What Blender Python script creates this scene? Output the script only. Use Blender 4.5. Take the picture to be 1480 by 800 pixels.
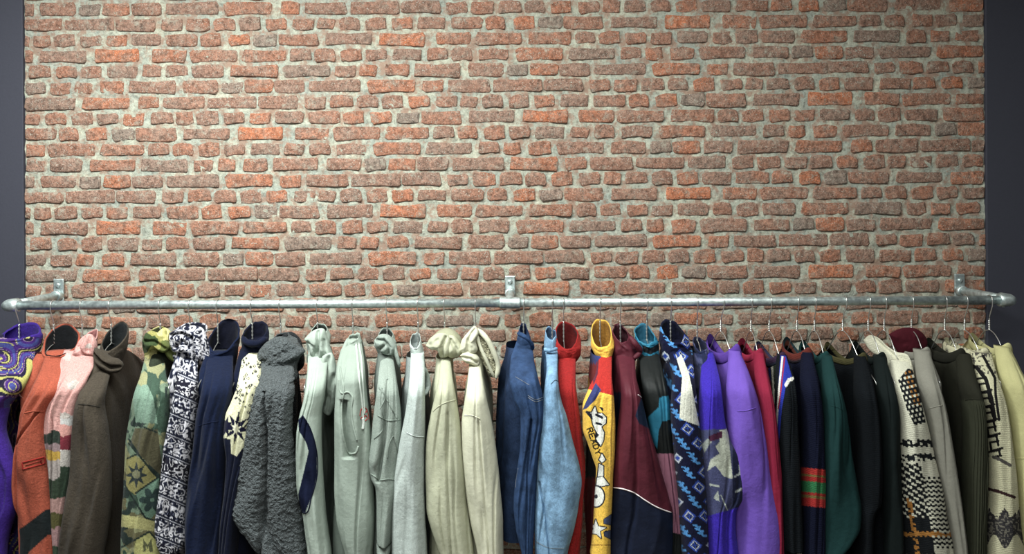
import bpy, bmesh, math, random
import numpy as np
from mathutils import Matrix, Vector

# ------------------------------------------------------------------ camera, world, lights, exposure
for o in list(bpy.data.objects):
    bpy.data.objects.remove(o)
SC = bpy.context.scene
COL = SC.collection
F, CX, HY, KROLL, ZC = 1150.0, 740.0, 296.0, 0.0055, 1.70
DW, DR = 2.964, 2.656            # distance of the brick wall, distance of the rail
FLOOR, CEIL = 0.0, 3.0

cam_d = bpy.data.cameras.new('camera')
cam = bpy.data.objects.new('camera', cam_d)
COL.objects.link(cam)
cam_d.sensor_width = 36.0
cam_d.lens = 36.0 * F / 1480.0
cam_d.shift_y = -(400.0 - HY) / 1480.0
cam_d.clip_start = 0.05
cam.matrix_world = (Matrix.Translation((0, 0, ZC)) @ Matrix.Rotation(math.pi / 2, 4, 'X')
                    @ Matrix.Rotation(-KROLL, 4, 'Z'))
SC.camera = cam

world = bpy.data.worlds.new('room_air')
SC.world = world
world.use_nodes = True
world.node_tree.nodes['Background'].inputs[0].default_value = (0.80, 0.93, 1.0, 1)
world.node_tree.nodes['Background'].inputs[1].default_value = 0.10

# ceiling lamps: (x, y, watt, length along x, colour)
LAMPS = [(-1.25, 1.58, 104, 1.2, (0.95, 1.0, 0.97)),
         (0.05, 1.58, 40, 1.2, (0.96, 1.0, 0.95)),
         (-0.40, -0.20, 44, 1.2, (0.95, 1.0, 0.97)),
         (1.95, 1.20, 3, 1.2, (0.96, 1.0, 0.95))]
for i, (lx, ly, pw, ln, lc) in enumerate(LAMPS):
    ld = bpy.data.lights.new('ceiling_lamp_light', 'AREA')
    ld.shape = 'RECTANGLE'
    ld.size, ld.size_y = ln, 0.26
    ld.energy = pw
    ld.color = lc
    lo = bpy.data.objects.new('ceiling_lamp_light', ld)
    COL.objects.link(lo)
    lo.location = (lx, ly, CEIL - 0.075)

SC.view_settings.view_transform = 'Standard'
SC.view_settings.look = 'None'
SC.view_settings.exposure = 0.0
SC.view_settings.gamma = 1.0
SC.view_settings.use_curve_mapping = False

rnd = random.Random(7)

# ------------------------------------------------------------------ helpers
def W(px, py, D):
    """photo pixel + distance from the camera plane -> world point"""
    dx, dy = px - CX, py - HY
    return np.array([(dx - KROLL * dy) * D / F, D, ZC - (dy + KROLL * dx) * D / F])

def Wa(px, py, D):
    px, py, D = np.broadcast_arrays(np.asarray(px, float), np.asarray(py, float), np.asarray(D, float))
    dx, dy = px - CX, py - HY
    return np.stack([(dx - KROLL * dy) * D / F, D, ZC - (dy + KROLL * dx) * D / F], -1)

def proj(v):
    a = v[..., 0] * F / v[..., 1]
    b = (ZC - v[..., 2]) * F / v[..., 1]
    return CX + a + KROLL * b, HY + b - KROLL * a

def lin(c):
    c = np.asarray(c, float) / 255.0
    return np.where(c <= 0.04045, c / 12.92, ((c + 0.055) / 1.055) ** 2.4)

def hsh(ix, iy, seed):
    v = np.sin(ix * 127.1 + iy * 311.7 + seed * 74.7) * 43758.5453
    return v - np.floor(v)

def noise(x, y, seed=0.0):
    x, y = np.broadcast_arrays(np.asarray(x, float), np.asarray(y, float))
    ix, iy = np.floor(x), np.floor(y)
    fx, fy = x - ix, y - iy
    fx = fx * fx * (3 - 2 * fx); fy = fy * fy * (3 - 2 * fy)
    a = hsh(ix, iy, seed); b = hsh(ix + 1, iy, seed)
    c = hsh(ix, iy + 1, seed); d = hsh(ix + 1, iy + 1, seed)
    return (a * (1 - fx) + b * fx) * (1 - fy) + (c * (1 - fx) + d * fx) * fy

def fbm(x, y, seed=0.0, o=3):
    t, a, s = 0, 0.5, 0
    for k in range(o):
        t = t + a * noise(x * 2 ** k, y * 2 ** k, seed + k * 3.1); s += a; a *= 0.5
    return t / s

def smooth(a, b, x):
    t = np.clip((np.asarray(x, float) - a) / (b - a), 0, 1)
    return t * t * (3 - 2 * t)

def pchip(xs, ys, q):
    xs = np.asarray(xs, float); ys = np.asarray(ys, float); q = np.asarray(q, float)
    h = np.diff(xs); d = np.diff(ys) / h
    m = np.zeros(len(xs)); m[0] = d[0]; m[-1] = d[-1]
    for i in range(1, len(xs) - 1):
        if d[i - 1] * d[i] > 0:
            w1 = 2 * h[i] + h[i - 1]; w2 = h[i] + 2 * h[i - 1]
            m[i] = (w1 + w2) / (w1 / d[i - 1] + w2 / d[i])
    i = np.clip(np.searchsorted(xs, q) - 1, 0, len(xs) - 2)
    t = np.clip((q - xs[i]) / h[i], 0, 1)
    return ((2 * t**3 - 3 * t**2 + 1) * ys[i] + (t**3 - 2 * t**2 + t) * h[i] * m[i]
            + (-2 * t**3 + 3 * t**2) * ys[i + 1] + (t**3 - t**2) * h[i] * m[i + 1])

def poly(px, py, pts):
    r = np.zeros(px.shape, bool)
    n = len(pts)
    for i in range(n):
        x1, y1 = pts[i]; x2, y2 = pts[(i + 1) % n]
        if y1 == y2: continue
        c = ((y1 > py) != (y2 > py)) & (px < (x2 - x1) * (py - y1) / (y2 - y1) + x1)
        r ^= c
    return r

def starpts(cx, cy, R, r, n, a0=-90, ax=1.0):
    p = []
    for k in range(2 * n):
        a = math.radians(a0 + 180.0 * k / n); q = R if k % 2 == 0 else r
        p.append((cx + ax * q * math.cos(a), cy + q * math.sin(a)))
    return p

def segd(px, py, pts):
    """distance to a polyline"""
    d = np.full(px.shape, 1e9)
    for (x1, y1), (x2, y2) in zip(pts[:-1], pts[1:]):
        vx, vy = x2 - x1, y2 - y1
        t = np.clip(((px - x1) * vx + (py - y1) * vy) / (vx * vx + vy * vy + 1e-9), 0, 1)
        d = np.minimum(d, np.hypot(px - x1 - t * vx, py - y1 - t * vy))
    return d

# ------------------------------------------------------------------ objects
def link(o, parent=None):
    COL.objects.link(o)
    if parent is not None: o.parent = parent
    return o

def tag(o, label=None, cat=None, group=None, kind=None):
    if label: o['label'] = label
    if cat: o['category'] = cat
    if group: o['group'] = group
    if kind: o['kind'] = kind
    return o

def empty(name, loc):
    o = bpy.data.objects.new(name, None)
    o.empty_display_size = 0.05
    COL.objects.link(o); o.location = loc
    return o

def wloc(o):
    p = Vector((0, 0, 0))
    while o is not None:
        p += o.location; o = o.parent
    return np.array(p)

def mesh_obj(name, verts, faces, mats, parent=None, col=None, smooth_=True, fm=None):
    """verts are world positions; the mesh is stored relative to its parent"""
    v = np.asarray(verts, float)
    if parent is not None: v = v - wloc(parent)
    me = bpy.data.meshes.new(name)
    me.from_pydata(v.tolist(), [], faces if isinstance(faces, list) else faces.tolist())
    if not isinstance(mats, (list, tuple)): mats = [mats]
    for m in mats: me.materials.append(m)
    if fm is not None: me.polygons.foreach_set('material_index', np.asarray(fm, np.int32))
    if smooth_: me.polygons.foreach_set('use_smooth', np.ones(len(me.polygons), bool))
    if col is not None:
        at = me.color_attributes.new('Col', 'FLOAT_COLOR', 'POINT')
        c = np.ones((len(v), 4)); c[:, :3] = col
        at.data.foreach_set('color', c.ravel())
    me.update()
    return link(bpy.data.objects.new(name, me), parent)

def grid_faces(n, m, wrap=True, off=0):
    i = np.arange(n - 1)[:, None]; j = np.arange(m if wrap else m - 1)[None, :]
    a = i * m + j; b = i * m + (j + 1) % m
    f = np.stack([a, b, b + m, a + m], -1).reshape(-1, 4) + off
    return f

def box_vf(x0, x1, y0, y1, z0, z1):
    v = [(x, y, z) for x in (x0, x1) for y in (y0, y1) for z in (z0, z1)]
    f = [(0, 1, 3, 2), (4, 6, 7, 5), (0, 4, 5, 1), (2, 3, 7, 6), (0, 2, 6, 4), (1, 5, 7, 3)]
    return v, f

def box(name, x0, x1, y0, y1, z0, z1, mat, parent=None, bevel=0.0):
    v, f = box_vf(x0, x1, y0, y1, z0, z1)
    o = mesh_obj(name, v, f, mat, parent, smooth_=False)
    if bevel:
        b = o.modifiers.new('bevel', 'BEVEL'); b.width = bevel; b.segments = 2
    return o

def tube_vf(P, R, m=10, flat=1.0, cap=True):
    """swept tube along world points P with radius R (scalar or per point)"""
    P = np.asarray(P, float); n = len(P)
    R = np.broadcast_to(np.asarray(R, float), (n,))
    T = np.gradient(P, axis=0); T /= np.linalg.norm(T, axis=1)[:, None] + 1e-12
    up = np.array([0, 1.0, 0]) if abs(T[0][1]) < 0.8 else np.array([1.0, 0, 0])
    A = np.cross(T[0], up); A /= np.linalg.norm(A)
    th = np.linspace(0, 2 * math.pi, m, endpoint=False)
    V = []
    for i in range(n):
        A = A - T[i] * A.dot(T[i]); A /= np.linalg.norm(A)
        B = np.cross(T[i], A)
        V.append(P[i] + R[i] * (np.cos(th)[:, None] * A + flat * np.sin(th)[:, None] * B))
    V = np.concatenate(V)
    fs = grid_faces(n, m).tolist()
    if cap:
        fs.append(list(range(m))[::-1]); fs.append([(n - 1) * m + k for k in range(m)])
    return V, fs

def spline(pts, n):
    pts = np.asarray(pts, float)
    d = np.concatenate([[0], np.cumsum(np.linalg.norm(np.diff(pts, axis=0), axis=1))])
    q = np.linspace(0, d[-1], n)
    # Catmull-Rom style
    m = np.gradient(pts, d, axis=0)
    i = np.clip(np.searchsorted(d, q) - 1, 0, len(d) - 2)
    h = (d[i + 1] - d[i])[:, None]; t = ((q - d[i])[:, None]) / h
    return ((2*t**3 - 3*t**2 + 1) * pts[i] + (t**3 - 2*t**2 + t) * h * m[i]
            + (-2*t**3 + 3*t**2) * pts[i+1] + (t**3 - t**2) * h * m[i+1])

# ------------------------------------------------------------------ materials
class NT:
    def __init__(self, name):
        self.m = bpy.data.materials.new(name); self.m.use_nodes = True
        self.t = self.m.node_tree; self.b = self.t.nodes['Principled BSDF']
    def n(self, typ, **kw):
        nd = self.t.nodes.new(typ)
        for k, v in kw.items(): setattr(nd, k, v)
        return nd
    def l(self, a, b): self.t.links.new(a, b)
    def noise(self, vec, scale, detail=3, rough=0.6):
        nd = self.n('ShaderNodeTexNoise')
        nd.inputs['Scale'].default_value = scale; nd.inputs['Detail'].default_value = detail
        nd.inputs['Roughness'].default_value = rough
        if vec is not None: self.l(vec, nd.inputs['Vector'])
        return nd.outputs['Fac']
    def ramp(self, fac, stops):
        nd = self.n('ShaderNodeValToRGB'); e = nd.color_ramp.elements
        while len(e) < len(stops): e.new(0.5)
        for el, (p, c) in zip(e, stops):
            el.position = p
            el.color = (c, c, c, 1) if np.isscalar(c) else (*c, 1)
        self.l(fac, nd.inputs[0]); return nd.outputs[0]
    def mix(self, fac, a, b, mode='MIX'):
        nd = self.n('ShaderNodeMix', data_type='RGBA', blend_type=mode)
        for s, v in ((nd.inputs['Factor'], fac), (nd.inputs[6], a), (nd.inputs[7], b)):
            if hasattr(v, 'is_linked'): self.l(v, s)
            elif np.isscalar(v): s.default_value = v if s == nd.inputs['Factor'] else (v, v, v, 1)
            else: s.default_value = (*v, 1)
        return nd.outputs[2]
    def math(self, op, a, b=0.0):
        nd = self.n('ShaderNodeMath', operation=op)
        for s, v in ((nd.inputs[0], a), (nd.inputs[1], b)):
            if hasattr(v, 'is_linked'): self.l(v, s)
            else: s.default_value = v
        return nd.outputs[0]
    def bump(self, h, strength, dist, prev=None):
        nd = self.n('ShaderNodeBump'); nd.inputs['Strength'].default_value = strength
        nd.inputs['Distance'].default_value = dist
        self.l(h, nd.inputs['Height'])
        if prev is not None: self.l(prev, nd.inputs['Normal'])
        return nd.outputs[0]

def plain(name, rgb, rough=0.6, metal=0.0, bump=0.0, scale=60, var=0.12):
    t = NT(name)
    tc = t.n('ShaderNodeTexCoord').outputs['Object']
    nz = t.noise(tc, scale, 4)
    c = lin(rgb)
    t.l(t.mix(t.ramp(nz, [(0.3, 0.0), (0.7, 1.0)]), tuple(c * (1 - var)), tuple(np.minimum(c * (1 + var), 1))), t.b.inputs['Base Color'])
    t.b.inputs['Roughness'].default_value = rough
    t.b.inputs['Metallic'].default_value = metal
    if bump: t.l(t.bump(nz, bump, 0.01), t.b.inputs['Normal'])
    return t.m

def fabric(name, kind):
    t = NT(name)
    at = t.n('ShaderNodeAttribute', attribute_name='Col').outputs['Color']
    tc = t.n('ShaderNodeTexCoord').outputs['Object']
    b = t.b
    b.inputs['Roughness'].default_value = 0.9
    b.inputs['Specular IOR Level'].default_value = 0.15
    soft = t.noise(tc, 9, 3)
    mul = t.ramp(soft, [(0.3, 0.90), (0.7, 1.06)])
    if kind == 'fleece':
        n1 = t.noise(tc, 240, 4, 0.75); n2 = t.noise(tc, 70, 3)
        c = t.mix(1.0, at, t.ramp(n1, [(0.32, 0.66), (0.68, 1.26)]), 'MULTIPLY')
        nrm = t.bump(n1, 0.45, 0.004, t.bump(n2, 0.25, 0.01))
        b.inputs['Sheen Weight'].default_value = 0.04
        b.inputs['Sheen Roughness'].default_value = 0.5
    elif kind == 'jersey':
        n1 = t.noise(tc, 380, 4, 0.75); n2 = t.noise(tc, 45, 3)
        c = t.mix(1.0, at, t.ramp(n1, [(0.3, 0.90), (0.7, 1.08)]), 'MULTIPLY')
        nrm = t.bump(n1, 0.15, 0.003, t.bump(n2, 0.18, 0.012))
    elif kind == 'heather':
        n1 = t.noise(tc, 260, 4, 0.75); n2 = t.noise(tc, 40, 3)
        c = t.mix(1.0, at, t.ramp(n1, [(0.3, 0.74), (0.7, 1.2)]), 'MULTIPLY')
        nrm = t.bump(n1, 0.2, 0.003, t.bump(n2, 0.2, 0.012))
    elif kind == 'denim':
        mp = t.n('ShaderNodeMapping'); mp.inputs['Scale'].default_value = (1.0, 1.0, 0.22)
        mp.inputs['Rotation'].default_value = (0, 0.5, 0)
        t.l(tc, mp.inputs['Vector'])
        n1 = t.noise(mp.outputs[0], 700, 3, 0.8); n2 = t.noise(tc, 28, 4, 0.65)
        c = t.mix(1.0, at, t.ramp(n1, [(0.3, 0.66), (0.7, 1.32)]), 'MULTIPLY')
        c = t.mix(1.0, c, t.ramp(n2, [(0.35, 0.74), (0.66, 1.34)]), 'MULTIPLY')
        nrm = t.bump(n1, 0.25, 0.003, t.bump(n2, 0.35, 0.01))
        b.inputs['Roughness'].default_value = 0.8
    elif kind == 'nylon':
        n2 = t.noise(tc, 22, 4, 0.6)
        c = t.mix(1.0, at, t.ramp(n2, [(0.35, 0.9), (0.66, 1.1)]), 'MULTIPLY')
        nrm = t.bump(n2, 0.3, 0.012)
        b.inputs['Roughness'].default_value = 0.62
        b.inputs['Specular IOR Level'].default_value = 0.25
    elif kind == 'sherpa':
        vo = t.n('ShaderNodeTexVoronoi'); vo.inputs['Scale'].default_value = 210
        wv = t.n('ShaderNodeVectorMath', operation='ADD')
        nn = t.n('ShaderNodeTexNoise'); nn.inputs['Scale'].default_value = 60
        sc = t.n('ShaderNodeVectorMath', operation='SCALE'); sc.inputs['Scale'].default_value = 0.02
        t.l(tc, nn.inputs['Vector']); t.l(nn.outputs['Color'], sc.inputs[0])
        t.l(tc, wv.inputs[0]); t.l(sc.outputs[0], wv.inputs[1]); t.l(wv.outputs[0], vo.inputs['Vector'])
        inv = t.math('SUBTRACT', 1.0, vo.outputs['Distance'])
        n1 = t.noise(tc, 500, 3)
        c = t.mix(1.0, at, t.ramp(inv, [(0.25, 0.58), (0.85, 1.25)]), 'MULTIPLY')
        nrm = t.bump(n1, 0.3, 0.003, t.bump(inv, 0.7, 0.007))
        b.inputs['Sheen Weight'].default_value = 0.06
    elif kind == 'knit':
        wv = t.n('ShaderNodeTexWave', wave_type='BANDS', bands_direction='Z')
        wv.inputs['Scale'].default_value = 55; wv.inputs['Distortion'].default_value = 3
        wv.inputs['Detail Scale'].default_value = 8
        t.l(tc, wv.inputs['Vector'])
        n1 = t.noise(tc, 420, 3, 0.7)
        c = t.mix(1.0, at, t.ramp(n1, [(0.3, 0.78), (0.7, 1.18)]), 'MULTIPLY')
        nrm = t.bump(wv.outputs['Fac'], 0.35, 0.004, t.bump(n1, 0.35, 0.004))
    c = t.mix(1.0, c, mul, 'MULTIPLY')
    t.l(c, b.inputs['Base Color']); t.l(nrm, b.inputs['Normal'])
    return t.m

FAB = {k: fabric(k + '_fabric', k) for k in ('fleece', 'jersey', 'heather', 'denim', 'nylon', 'sherpa', 'knit')}

def brick_material(name, attr):
    t = NT(name)
    pos = t.n('ShaderNodeNewGeometry').outputs['Position']
    if attr: tint = t.n('ShaderNodeAttribute', attribute_name='Col').outputs['Fac']
    else:
        oi = t.n('ShaderNodeObjectInfo')
        sp = t.n('ShaderNodeSeparateColor'); t.l(oi.outputs['Color'], sp.inputs[0]); tint = sp.outputs[0]
    base = t.ramp(tint, [(0.0, lin((148, 132, 120))), (0.25, lin((160, 124, 107))), (0.6, lin((174, 122, 99))), (1.0, lin((200, 126, 92)))])
    n0 = t.noise(pos, 16, 4, 0.65); n1 = t.noise(pos, 55, 5, 0.7); n2 = t.noise(pos, 190, 4, 0.75)
    c = t.mix(t.ramp(n0, [(0.42, 0.0), (0.68, 0.75)]), base, tuple(lin((156, 134, 120))))
    c = t.mix(1.0, c, t.ramp(n1, [(0.32, 0.46), (0.5, 1.0), (0.68, 1.42)]), 'MULTIPLY')
    c = t.mix(1.0, c, t.ramp(n2, [(0.30, 0.5), (0.5, 1.0), (0.70, 1.4)]), 'MULTIPLY')
    # mortar smears and white specks
    n3 = t.noise(pos, 30, 6, 0.78)
    c = t.mix(t.ramp(n3, [(0.55, 0.0), (0.66, 0.8)]), c, tuple(lin((182, 176, 160))))
    n4 = t.noise(pos, 230, 2, 0.5)
    c = t.mix(t.ramp(n4, [(0.62, 0.0), (0.69, 0.8)]), c, tuple(lin((205, 202, 190))))
    t.l(c, t.b.inputs['Base Color'])
    t.b.inputs['Roughness'].default_value = 0.85
    t.b.inputs['Specular IOR Level'].default_value = 0.25
    t.l(t.bump(n2, 0.9, 0.005, t.bump(n1, 1.0, 0.012)), t.b.inputs['Normal'])
    return t.m

def mortar_material():
    t = NT('mortar')
    pos = t.n('ShaderNodeNewGeometry').outputs['Position']
    n0 = t.noise(pos, 9, 4, 0.6); n1 = t.noise(pos, 60, 5, 0.75); n2 = t.noise(pos, 210, 4, 0.75)
    c = t.mix(t.ramp(n0, [(0.35, 0.0), (0.65, 1.0)]), tuple(lin((186, 186, 168))), tuple(lin((160, 166, 156))))
    c = t.mix(1.0, c, t.ramp(n1, [(0.32, 0.5), (0.5, 1.0), (0.68, 1.3)]), 'MULTIPLY')
    n3 = t.noise(pos, 24, 5, 0.7)
    c = t.mix(t.ramp(n3, [(0.47, 0.0), (0.60, 0.85)]), c, tuple(lin((160, 130, 113))))
    c = t.mix(t.ramp(n2, [(0.58, 0.0), (0.70, 0.7)]), c, tuple(lin((120, 98, 84))))
    t.l(c, t.b.inputs['Base Color'])
    t.b.inputs['Roughness'].default_value = 0.95
    t.b.inputs['Specular IOR Level'].default_value = 0.1
    t.l(t.bump(n2, 0.6, 0.004, t.bump(n1, 0.8, 0.008)), t.b.inputs['Normal'])
    return t.m

M_BRICK = brick_material('brick', False)
M_BRICKJ = brick_material('brick_field', True)
M_MORTAR = mortar_material()
M_DARK = plain('dark_navy_paint', (54, 55, 66), 0.75, bump=0.05, scale=140, var=0.05)
M_FLOOR = plain('floor_vinyl', (96, 90, 84), 0.5, bump=0.05, scale=30)
M_CEIL = plain('ceiling_paint', (225, 225, 220), 0.9, scale=20, var=0.03)
M_WALL = plain('wall_paint', (170, 170, 168), 0.9, scale=20, var=0.04)
M_FRAME = plain('lamp_frame', (230, 230, 230), 0.4, var=0.02)
M_WIRE = plain('hanger_wire', (206, 206, 202), 0.28, 0.85, scale=200, var=0.08)

def galvanised():
    t = NT('galvanised_steel')
    tc = t.n('ShaderNodeTexCoord').outputs['Object']
    n0 = t.noise(tc, 70, 4, 0.6); n1 = t.noise(tc, 260, 4, 0.7)
    c = t.mix(t.ramp(n0, [(0.35, 0.0), (0.65, 1.0)]), tuple(lin((172, 184, 184))), tuple(lin((214, 226, 224))))
    t.l(c, t.b.inputs['Base Color'])
    t.b.inputs['Metallic'].default_value = 0.8
    t.l(t.ramp(n0, [(0.3, 0.38), (0.7, 0.55)]), t.b.inputs['Roughness'])
    t.l(t.bump(n1, 0.12, 0.003, t.bump(n0, 0.10, 0.006)), t.b.inputs['Normal'])
    return t.m
M_STEEL = galvanised()

def emitter():
    t = NT('lamp_diffuser')
    t.b.inputs['Base Color'].default_value = (0.9, 0.9, 0.9, 1)
    t.b.inputs['Emission Color'].default_value = (0.95, 1.0, 0.97, 1)
    t.b.inputs['Emission Strength'].default_value = 4.0
    return t.m
M_EMIT = emitter()

# ------------------------------------------------------------------ the setting
XL = float(W(36.5, 240, DW)[0]); XR = float(W(1423, 240, DW)[0])
YF = -2.0
def struct(o): return tag(o, kind='structure')
struct(box('floor', -3.1, 3.1, YF - 0.1, DW + 0.15, FLOOR - 0.1, FLOOR, M_FLOOR))
struct(box('ceiling', -3.1, 3.1, YF - 0.1, DW + 0.15, CEIL, CEIL + 0.1, M_CEIL))
struct(box('wall_left', -3.1, -3.0, YF, DW + 0.15, FLOOR, CEIL, M_DARK))
struct(box('wall_right', 3.0, 3.1, YF, DW + 0.15, FLOOR, CEIL, M_DARK))
struct(box('wall_front', -3.0, 3.0, YF - 0.1, YF, FLOOR, CEIL, M_WALL))
struct(box('wall_back_left', -3.0, XL, DW - 0.012, DW + 0.12, FLOOR, CEIL, M_DARK, bevel=0.003))
struct(box('wall_back_right', XR, 3.0, DW - 0.012, DW + 0.12, FLOOR, CEIL, M_DARK, bevel=0.003))

# brick wall: an uneven mortar bed with every brick standing proud of it
nx, nz = 420, 300
gx = np.linspace(XL, XR, nx); gz = np.linspace(FLOOR, CEIL, nz)
GX, GZ = np.meshgrid(gx, gz)
GY = DW + 0.0015 - 0.010 * (fbm(GX * 38, GZ * 38, 3) - 0.5) - 0.004 * (noise(GX * 110, GZ * 110, 9) - 0.5)
fv = np.stack([GX, GY, GZ], -1).reshape(-1, 3)
ff = grid_faces(nz, nx, wrap=False)[:, ::-1]
wall_back = mesh_obj('wall_back', fv, ff, M_MORTAR)
struct(wall_back)

TILE = [  # one repeat of the bond: 11 courses, brick extents along the course
    [(60, 110), (116, 146), (149, 189), (192, 235), (242, 317)],
    [(95, 166), (169, 226), (235, 265)] + [(272, 296)][:0],
    [(79, 111), (118, 148), (155, 185), (192, 233), (241, 287)],
    [(59, 127), (138, 204), (220, 270)],
    [(82, 112), (118, 148), (156, 199), (206, 235), (240, 272)],
    [(74, 103), (109, 135), (146, 180), (188, 255)],
    [(120, 189), (200, 230), (236, 297)],
    [(65, 98), (104, 136), (141, 172), (179, 210), (219, 250), (254, 280)],
    [(85, 115), (125, 156), (162, 195), (197, 255)],
    [(70, 138), (146, 210), (214, 244), (249, 280)],
    [(73, 119), (129, 197), (205, 272)],
]
TINT = {(3, 1): 0.97, (0, 1): 0.05, (8, 2): 0.02, (10, 2): 0.12, (0, 4): 0.2, (7, 3): 0.7, (2, 2): 0.7,
        (8, 1): 0.85, (6, 0): 0.75, (4, 2): 0.2, (9, 0): 0.5, (1, 0): 0.3}
PITCH, PW = 248.5 / 11, 206.0
PXM = F / DW
bricks = []
zr0 = ZC - (10.5 - HY) / PXM
for j in range(-14, 50):
    zc = zr0 - j * PITCH / PXM
    if zc < 0.02 or zc > CEIL - 0.02: continue
    for c in range(-2, 8):
        r = (j - 5 * c) % 11
        for k, (a, b_) in enumerate(TILE[r]):
            x0 = (a + c * PW - CX) / PXM; x1 = (b_ + c * PW - CX) / PXM
            x0 += rnd.uniform(-.002, .002); x1 += rnd.uniform(-.002, .002)
            if x0 < XL: x0 = XL + 0.001
            if x1 > XR: x1 = XR - 0.001
            if x1 - x0 < 0.012: continue
            tint = TINT.get((r, k))
            if tint is None: tint = 0.25 + 0.5 * float(hsh(np.float64(r), np.float64(k), 5.0))
            tint = min(1, max(0, tint + rnd.uniform(-.06, .06)))
            h = (18.0 + rnd.uniform(-1.5, 1.7)) / PXM
            bricks.append((x0, x1, zc + rnd.uniform(-.0015, .0015), h, tint))

def brick_shape(w, h, rr):
    """irregular outline, chamfered rim, slightly domed face: 48 triangles"""
    ch = 0.14 * h
    out = [(-w/2 + ch, -h/2), (0.0, -h/2), (w/2 - ch, -h/2), (w/2, -h/2 + ch * 1.2), (w/2, h/2 - ch),
           (w/2 - ch, h/2), (0.0, h/2), (-w/2 + ch, h/2), (-w/2, h/2 - ch * 1.2), (-w/2, -h/2 + ch)]
    out = [(x + rr.uniform(-.10, .10) * h * (1 if abs(x) > 0.01 * w else 3), z + rr.uniform(-.10, .10) * h) for x, z in out]
    v = []
    for x, z in out: v.append((x, 0.006, z))
    for x, z in out: v.append((x * (1 - .05 * h / w), -0.0028 + rr.uniform(-.0012, .0012), z * 0.95))
    for x, z in out: v.append((x * (1 - .20 * h / w), -0.0042 + rr.uniform(-.0014, .0014), z * 0.80))
    f = []
    for k in range(2):
        for i in range(10):
            j = (i + 1) % 10
            f.append((k*10 + i, k*10 + j, k*10 + 10 + j, k*10 + 10 + i))
    f += [(20, 21, 28, 29), (21, 22, 27, 28), (22, 23, 24, 27), (24, 25, 26, 27)]
    f[-2:] = [(22, 23, 24), (22, 24, 25), (22, 25, 26), (22, 26, 27)]
    return v, f

classes = [27, 31, 36, 43, 50, 58, 66, 74]
variants = {}
for cl in classes:
    for q in range(5):
        v, f = brick_shape(cl / PXM, 16.6 / PXM, rnd)
        me = bpy.data.meshes.new('brick')
        me.from_pydata(v, [], f); me.materials.append(M_BRICK)
        me.polygons.foreach_set('use_smooth', np.ones(len(f), bool))
        variants[cl, q] = (me, v, f)

def vis_area(b):
    pz = HY + (ZC - b[2]) * PXM
    top, bot = pz - b[3] * PXM / 2, pz + b[3] * PXM / 2
    if bot < 0 or pz > 470 or abs(pz - 428) < 11: return 0
    return (b[1] - b[0]) * (min(bot, 470) - max(top, 0))
order = sorted(range(len(bricks)), key=lambda i: -vis_area(bricks[i]))
solo = set(order[:300])
jv, jf, jc = [], [], []
for i, (x0, x1, zc, h, tint) in enumerate(bricks):
    wpx = (x1 - x0) * PXM
    cl = min(classes, key=lambda q: abs(q - wpx))
    me, v, f = variants[cl, i % 5]
    sx = (x1 - x0) / (cl / PXM); sz = h / (16.6 / PXM)
    yb = DW + rnd.uniform(-.0015, .0025)
    fl = 1 if i % 2 else -1
    if i in solo:
        o = bpy.data.objects.new('brick', me)
        COL.objects.link(o); o.parent = wall_back
        o.location = ((x0 + x1) / 2, yb, zc); o.scale = (sx, 1, sz)
        o.color = (tint, tint, tint, 1)
    else:
        n0 = len(jv)
        jv += [((x0 + x1) / 2 + p[0] * sx, yb + p[1], zc + p[2] * sz) for p in v]
        jf += [tuple(n0 + q for q in fc) for fc in f]
        jc += [(tint,) * 3] * len(v)
field = mesh_obj('brick_field', jv, jf, M_BRICKJ, wall_back, col=np.array(jc))
tag(field, kind='stuff')

# ------------------------------------------------------------------ ceiling lamps
for i, (lx, ly, pw, ln, lc) in enumerate(LAMPS):
    where = ['above the purple patterned fleece end of the rail', 'above the maroon jacket', 'furthest from the brick wall', 'beside the right dark wall'][i]
    e = tag(empty('ceiling_lamp', (lx, ly, CEIL)), 'white framed rectangular ceiling lamp ' + where, 'lamp', 'ceiling lamps')
    z1, z0 = CEIL, CEIL - 0.06
    for a in ((lx - ln/2 - .03, lx + ln/2 + .03, ly - .17, ly - .145), (lx - ln/2 - .03, lx + ln/2 + .03, ly + .145, ly + .17),
              (lx - ln/2 - .03, lx - ln/2 - .005, ly - .145, ly + .145), (lx + ln/2 + .005, lx + ln/2 + .03, ly - .145, ly + .145)):
        box('frame', a[0], a[1], a[2], a[3], z0, z1, M_FRAME, e)
    box('diffuser', lx - ln/2 - .004, lx + ln/2 + .004, ly - .144, ly + .144, CEIL - 0.05, CEIL - 0.03, M_EMIT, e)

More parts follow.
